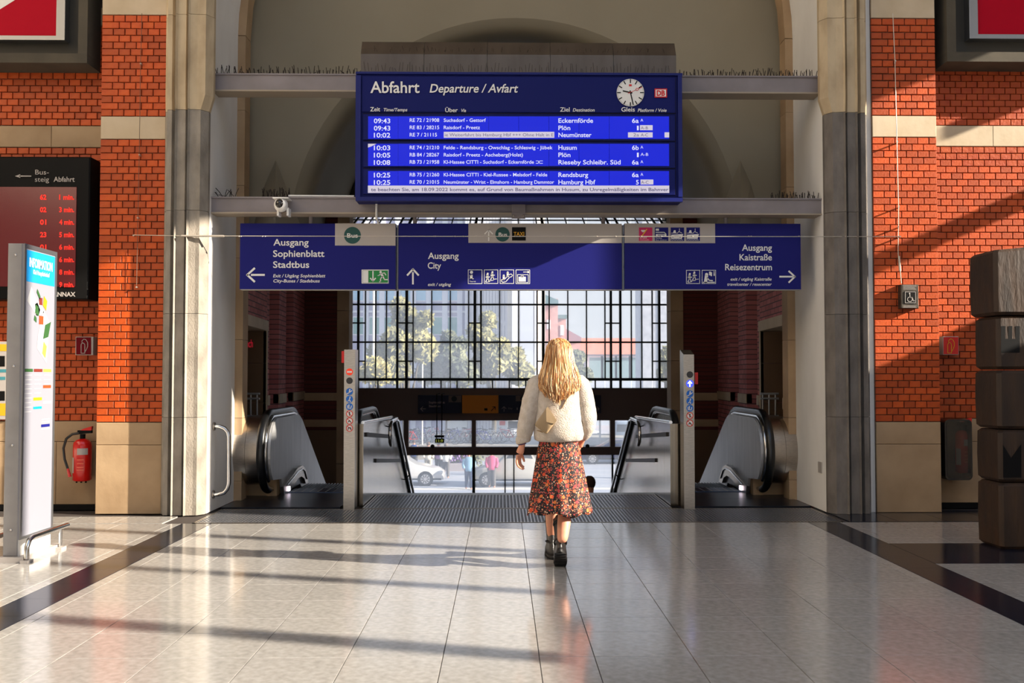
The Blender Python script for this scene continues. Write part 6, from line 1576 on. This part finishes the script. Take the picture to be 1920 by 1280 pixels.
# people outside
def passer(x, yfoot, hgt, label, top, legs, hair=(60, 44, 34), facing=1, Z0=ZG):
    Y = D(yfoot, Z0); q = P(x, yfoot, Y); X0 = q.x; s = hgt/1.72
    t = thing('person', label, 'person', (X0, Y, Z0), 'passers-by on the square')
    V = lambda a, b, c: (X0+a*s, Y+b*s, Z0+c*s)
    pts = [V(*p[:3])+(p[3]*s,) for p in ((0, 0, .92, .13), (0, 0, 1.15, .12), (0, 0, 1.36, .12), (0, 0, 1.48, .055), (0, 0, 1.6, .09), (0, 0, 1.67, .07),
        (-.2, 0, 1.36, .06), (-.25, -.02, 1.12, .05), (-.2, -.14, .92, .04), (.2, 0, 1.36, .06), (.25, .02, 1.12, .05), (.22, -.1, .9, .04),
        (-.09, 0, .86, .1), (-.10, .06, .48, .07), (-.12, .14, .1, .045), (-.12, .02, .04, .04), (.09, 0, .86, .1), (.10, -.04, .48, .07), (.12, -.1, .1, .045), (.12, -.22, .04, .04))]
    skin_obj('body', [(pts, [(0, 1), (1, 2), (2, 3), (3, 4), (4, 5), (2, 6), (6, 7), (7, 8), (2, 9), (9, 10), (10, 11), (0, 12), (12, 13), (13, 14), (14, 15), (0, 16), (16, 17), (17, 18), (18, 19)])], skin_m, t, 1)
    rr = lambda z, rx, ry: [Vector(V(rx*math.cos(2*pi*i/16), ry*math.sin(2*pi*i/16), z)) for i in range(16)]
    MB().loft([rr(.82, .19, .15), rr(.95, .19, .15), rr(1.15, .18, .14), rr(1.34, .21, .14), rr(1.43, .16, .11), rr(1.47, .07, .07)]).build('jacket', top, t)
    for a, b in (((-.2, 0, 1.37), ((-.26, -.02, 1.12), (-.21, -.13, .94))), ((.2, 0, 1.37), ((.26, .02, 1.12), (.22, -.1, .93)))):
        MB().tube([V(*a), V(*b[0]), V(*b[1])], [.08*s, .072*s, .06*s], 10).build('sleeve', top, t)
    for d in (-1, 1): MB().tube([V(.09*d, 0, .9), V(.10*d, .05*-d, .48), V(.12*d, .12*-d, .08)], [.12*s, .09*s, .07*s], 10).build('trouser_leg', legs, t)
    MB().ell(V(0, .02, 1.63), .1*s, .11*s, .115*s).build('hair', mat('hair_%d' % hair[0], hair, .7), t)
    return t
cm_ = lambda nme, c: mat(nme, c, .8)
passer(879, 917, 1.74, 'man in a light blue shirt and jeans standing between the two cars', cm_('light_blue_cloth', (130, 170, 196)), cm_('jeans', (44, 60, 92)))
passer(922, 914, 1.74, 'person in a pink shirt and grey trousers in front of the people carrier', cm_('pink_cloth', (206, 80, 120)), cm_('grey_cloth', (92, 88, 86)), hair=(150, 120, 84))
passer(776, 884, 1.72, 'person in a dark blue jacket behind the silver car', cm_('dark_blue_cloth', (40, 70, 130)), cm_('dark_cloth', (50, 50, 56)))
passer(803, 892, 1.75, 'person in a cream coat behind the bonnet of the silver car', cm_('cream_cloth', (232, 224, 206)), cm_('beige_cloth', (190, 180, 160)), hair=(96, 70, 48))
passer(822, 889, 1.72, 'person in a lilac top standing beside the cream coat', cm_('lilac_cloth', (170, 130, 180)), cm_('dark_cloth', (50, 50, 56)))
passer(836, 896, 1.76, 'person in a white shirt in front of the flower bed', cm_('white_cloth', (236, 234, 230)), cm_('grey_cloth', (92, 88, 86)), hair=(110, 100, 90))
# visitor coming up the stairs, only head and shoulders visible
Ys = 16.6; q = P(1105, 890, Ys)
zst = -.16*14
t = passer(1106, 1098, 1.75, 'woman with long brown hair coming up the stairs right of the skirt', cm_('grey_green_cloth', (120, 112, 92)), cm_('dark_cloth', (50, 50, 56)), hair=(70, 44, 26), Z0=-1.92)
# planter
Y = 54.5; a, b = P(832, 892, Y), P(890, 868, Y)
t = thing('flower_planter', 'long stone planter with purple flowers between the cars', 'planter', ((a.x+b.x)/2, Y+1, ZG))
MB().box(a.x, b.x, Y, Y+2, ZG, b.z-.05).build('trough', mat('planter_stone', (168, 158, 160), .8), t)
leaves([(a.x+(b.x-a.x)*u, Y+1, b.z+.15, .5) for u in (.1, .25, .4, .55, .7, .85, 1)], 900, .12, 9, 'greenery', dk, t, None)
leaves([(a.x+(b.x-a.x)*u, Y+.8, b.z+.3, .42) for u in (.1, .3, .5, .7)], 420, .09, 10, 'blossoms', mat('purple_flowers', (160, 120, 190), .7), t, None)
# bicycles in the racks
def bicycle(px, label, Y, zg, col, flip=1):
    q = P(px, 820, Y); X0 = q.x
    t = thing('bicycle', label, 'bicycle', (X0, Y, zg), 'bicycles in the racks')
    for d in (-.52, .52):
        w_ = MB(); w_.tube([(X0+d+.33*math.cos(2*pi*i/20), Y, zg+.34+.33*math.sin(2*pi*i/20)) for i in range(20)], .022, 6, closed=True)
        for i in range(8): w_.tube([(X0+d, Y, zg+.34), (X0+d+.33*math.cos(pi*i/4), Y, zg+.34+.33*math.sin(pi*i/4))], .006, 3, caps=False)
        w_.build('wheel', 'rubber', t)
    f_ = flip; Q = lambda a, c: (X0+f_*a, Y, zg+c)
    m = MB()
    for a_, b_ in (((-.52, .34), (-.05, .32)), ((-.52, .34), (-.2, .78)), ((-.05, .32), (-.22, .86)), ((-.05, .32), (.36, .78)), ((-.2, .76), (.36, .84)), ((.52, .34), (.34, .92))): m.tube([Q(*a_), Q(*b_)], .022, 6)
    m.build('frame', col, t)
    MB().ell(Q(-.23, .9), .13, .07, .04).build('saddle', 'black', t); MB().tube([(X0+f_*.3, Y-.25, zg+.98), (X0+f_*.34, Y, zg+.95), (X0+f_*.3, Y+.25, zg+.98)], .018, 6).build('handlebar', 'black', t)
    MB().tube([Q(-.05, .32), Q(.08, .2)], .02, 6).build('crank', 'chrome', t)
zt_ = ZG+.9
ORD = 'first second third fourth fifth sixth seventh eighth ninth tenth eleventh twelfth thirteenth fourteenth fifteenth sixteenth seventeenth'.split()
bc = ('red', 'black', 'blue', 'chrome', 'white')
for i, px in enumerate((768, 776, 785, 793, 803, 811, 838, 848, 858, 866, 876, 895, 905, 915, 926, 948, 962)):
    bicycle(px, ORD[i]+' bicycle from the left in the racks across the street, '+('red', 'black', 'blue', 'bare metal', 'white')[i % 5]+' frame', 62.6+.65*(i % 6), zt_, bc[i % 5], 1 if i % 3 else -1)
for i, (x, m) in enumerate(((942, 'red'), (848, 'white'), (867, 'white'), (962, 'black'))):
    q = P(x, 800, 70)
    t = thing('street_sign', ('red and white', 'left of two white', 'right of two white', 'dark')[i]+' street board standing among the bicycles', 'sign', (q.x, 70, zt_))
    MB().box(q.x-.35, q.x+.35, 70, 70.05, P(x, 803, 70).z, P(x, 789, 70).z).build('board', 'white' if m == 'red' else m, t)
    if m == 'red': MB().box(q.x-.2, q.x+.2, 69.97, 70.0, P(x, 797, 70).z, P(x, 789, 70).z).build('red_mark', 'red', t)
    MB().tube([(q.x, 70.03, zt_), (q.x, 70.03, P(x, 803, 70).z)], .04, 6).build('leg', 'steel', t)
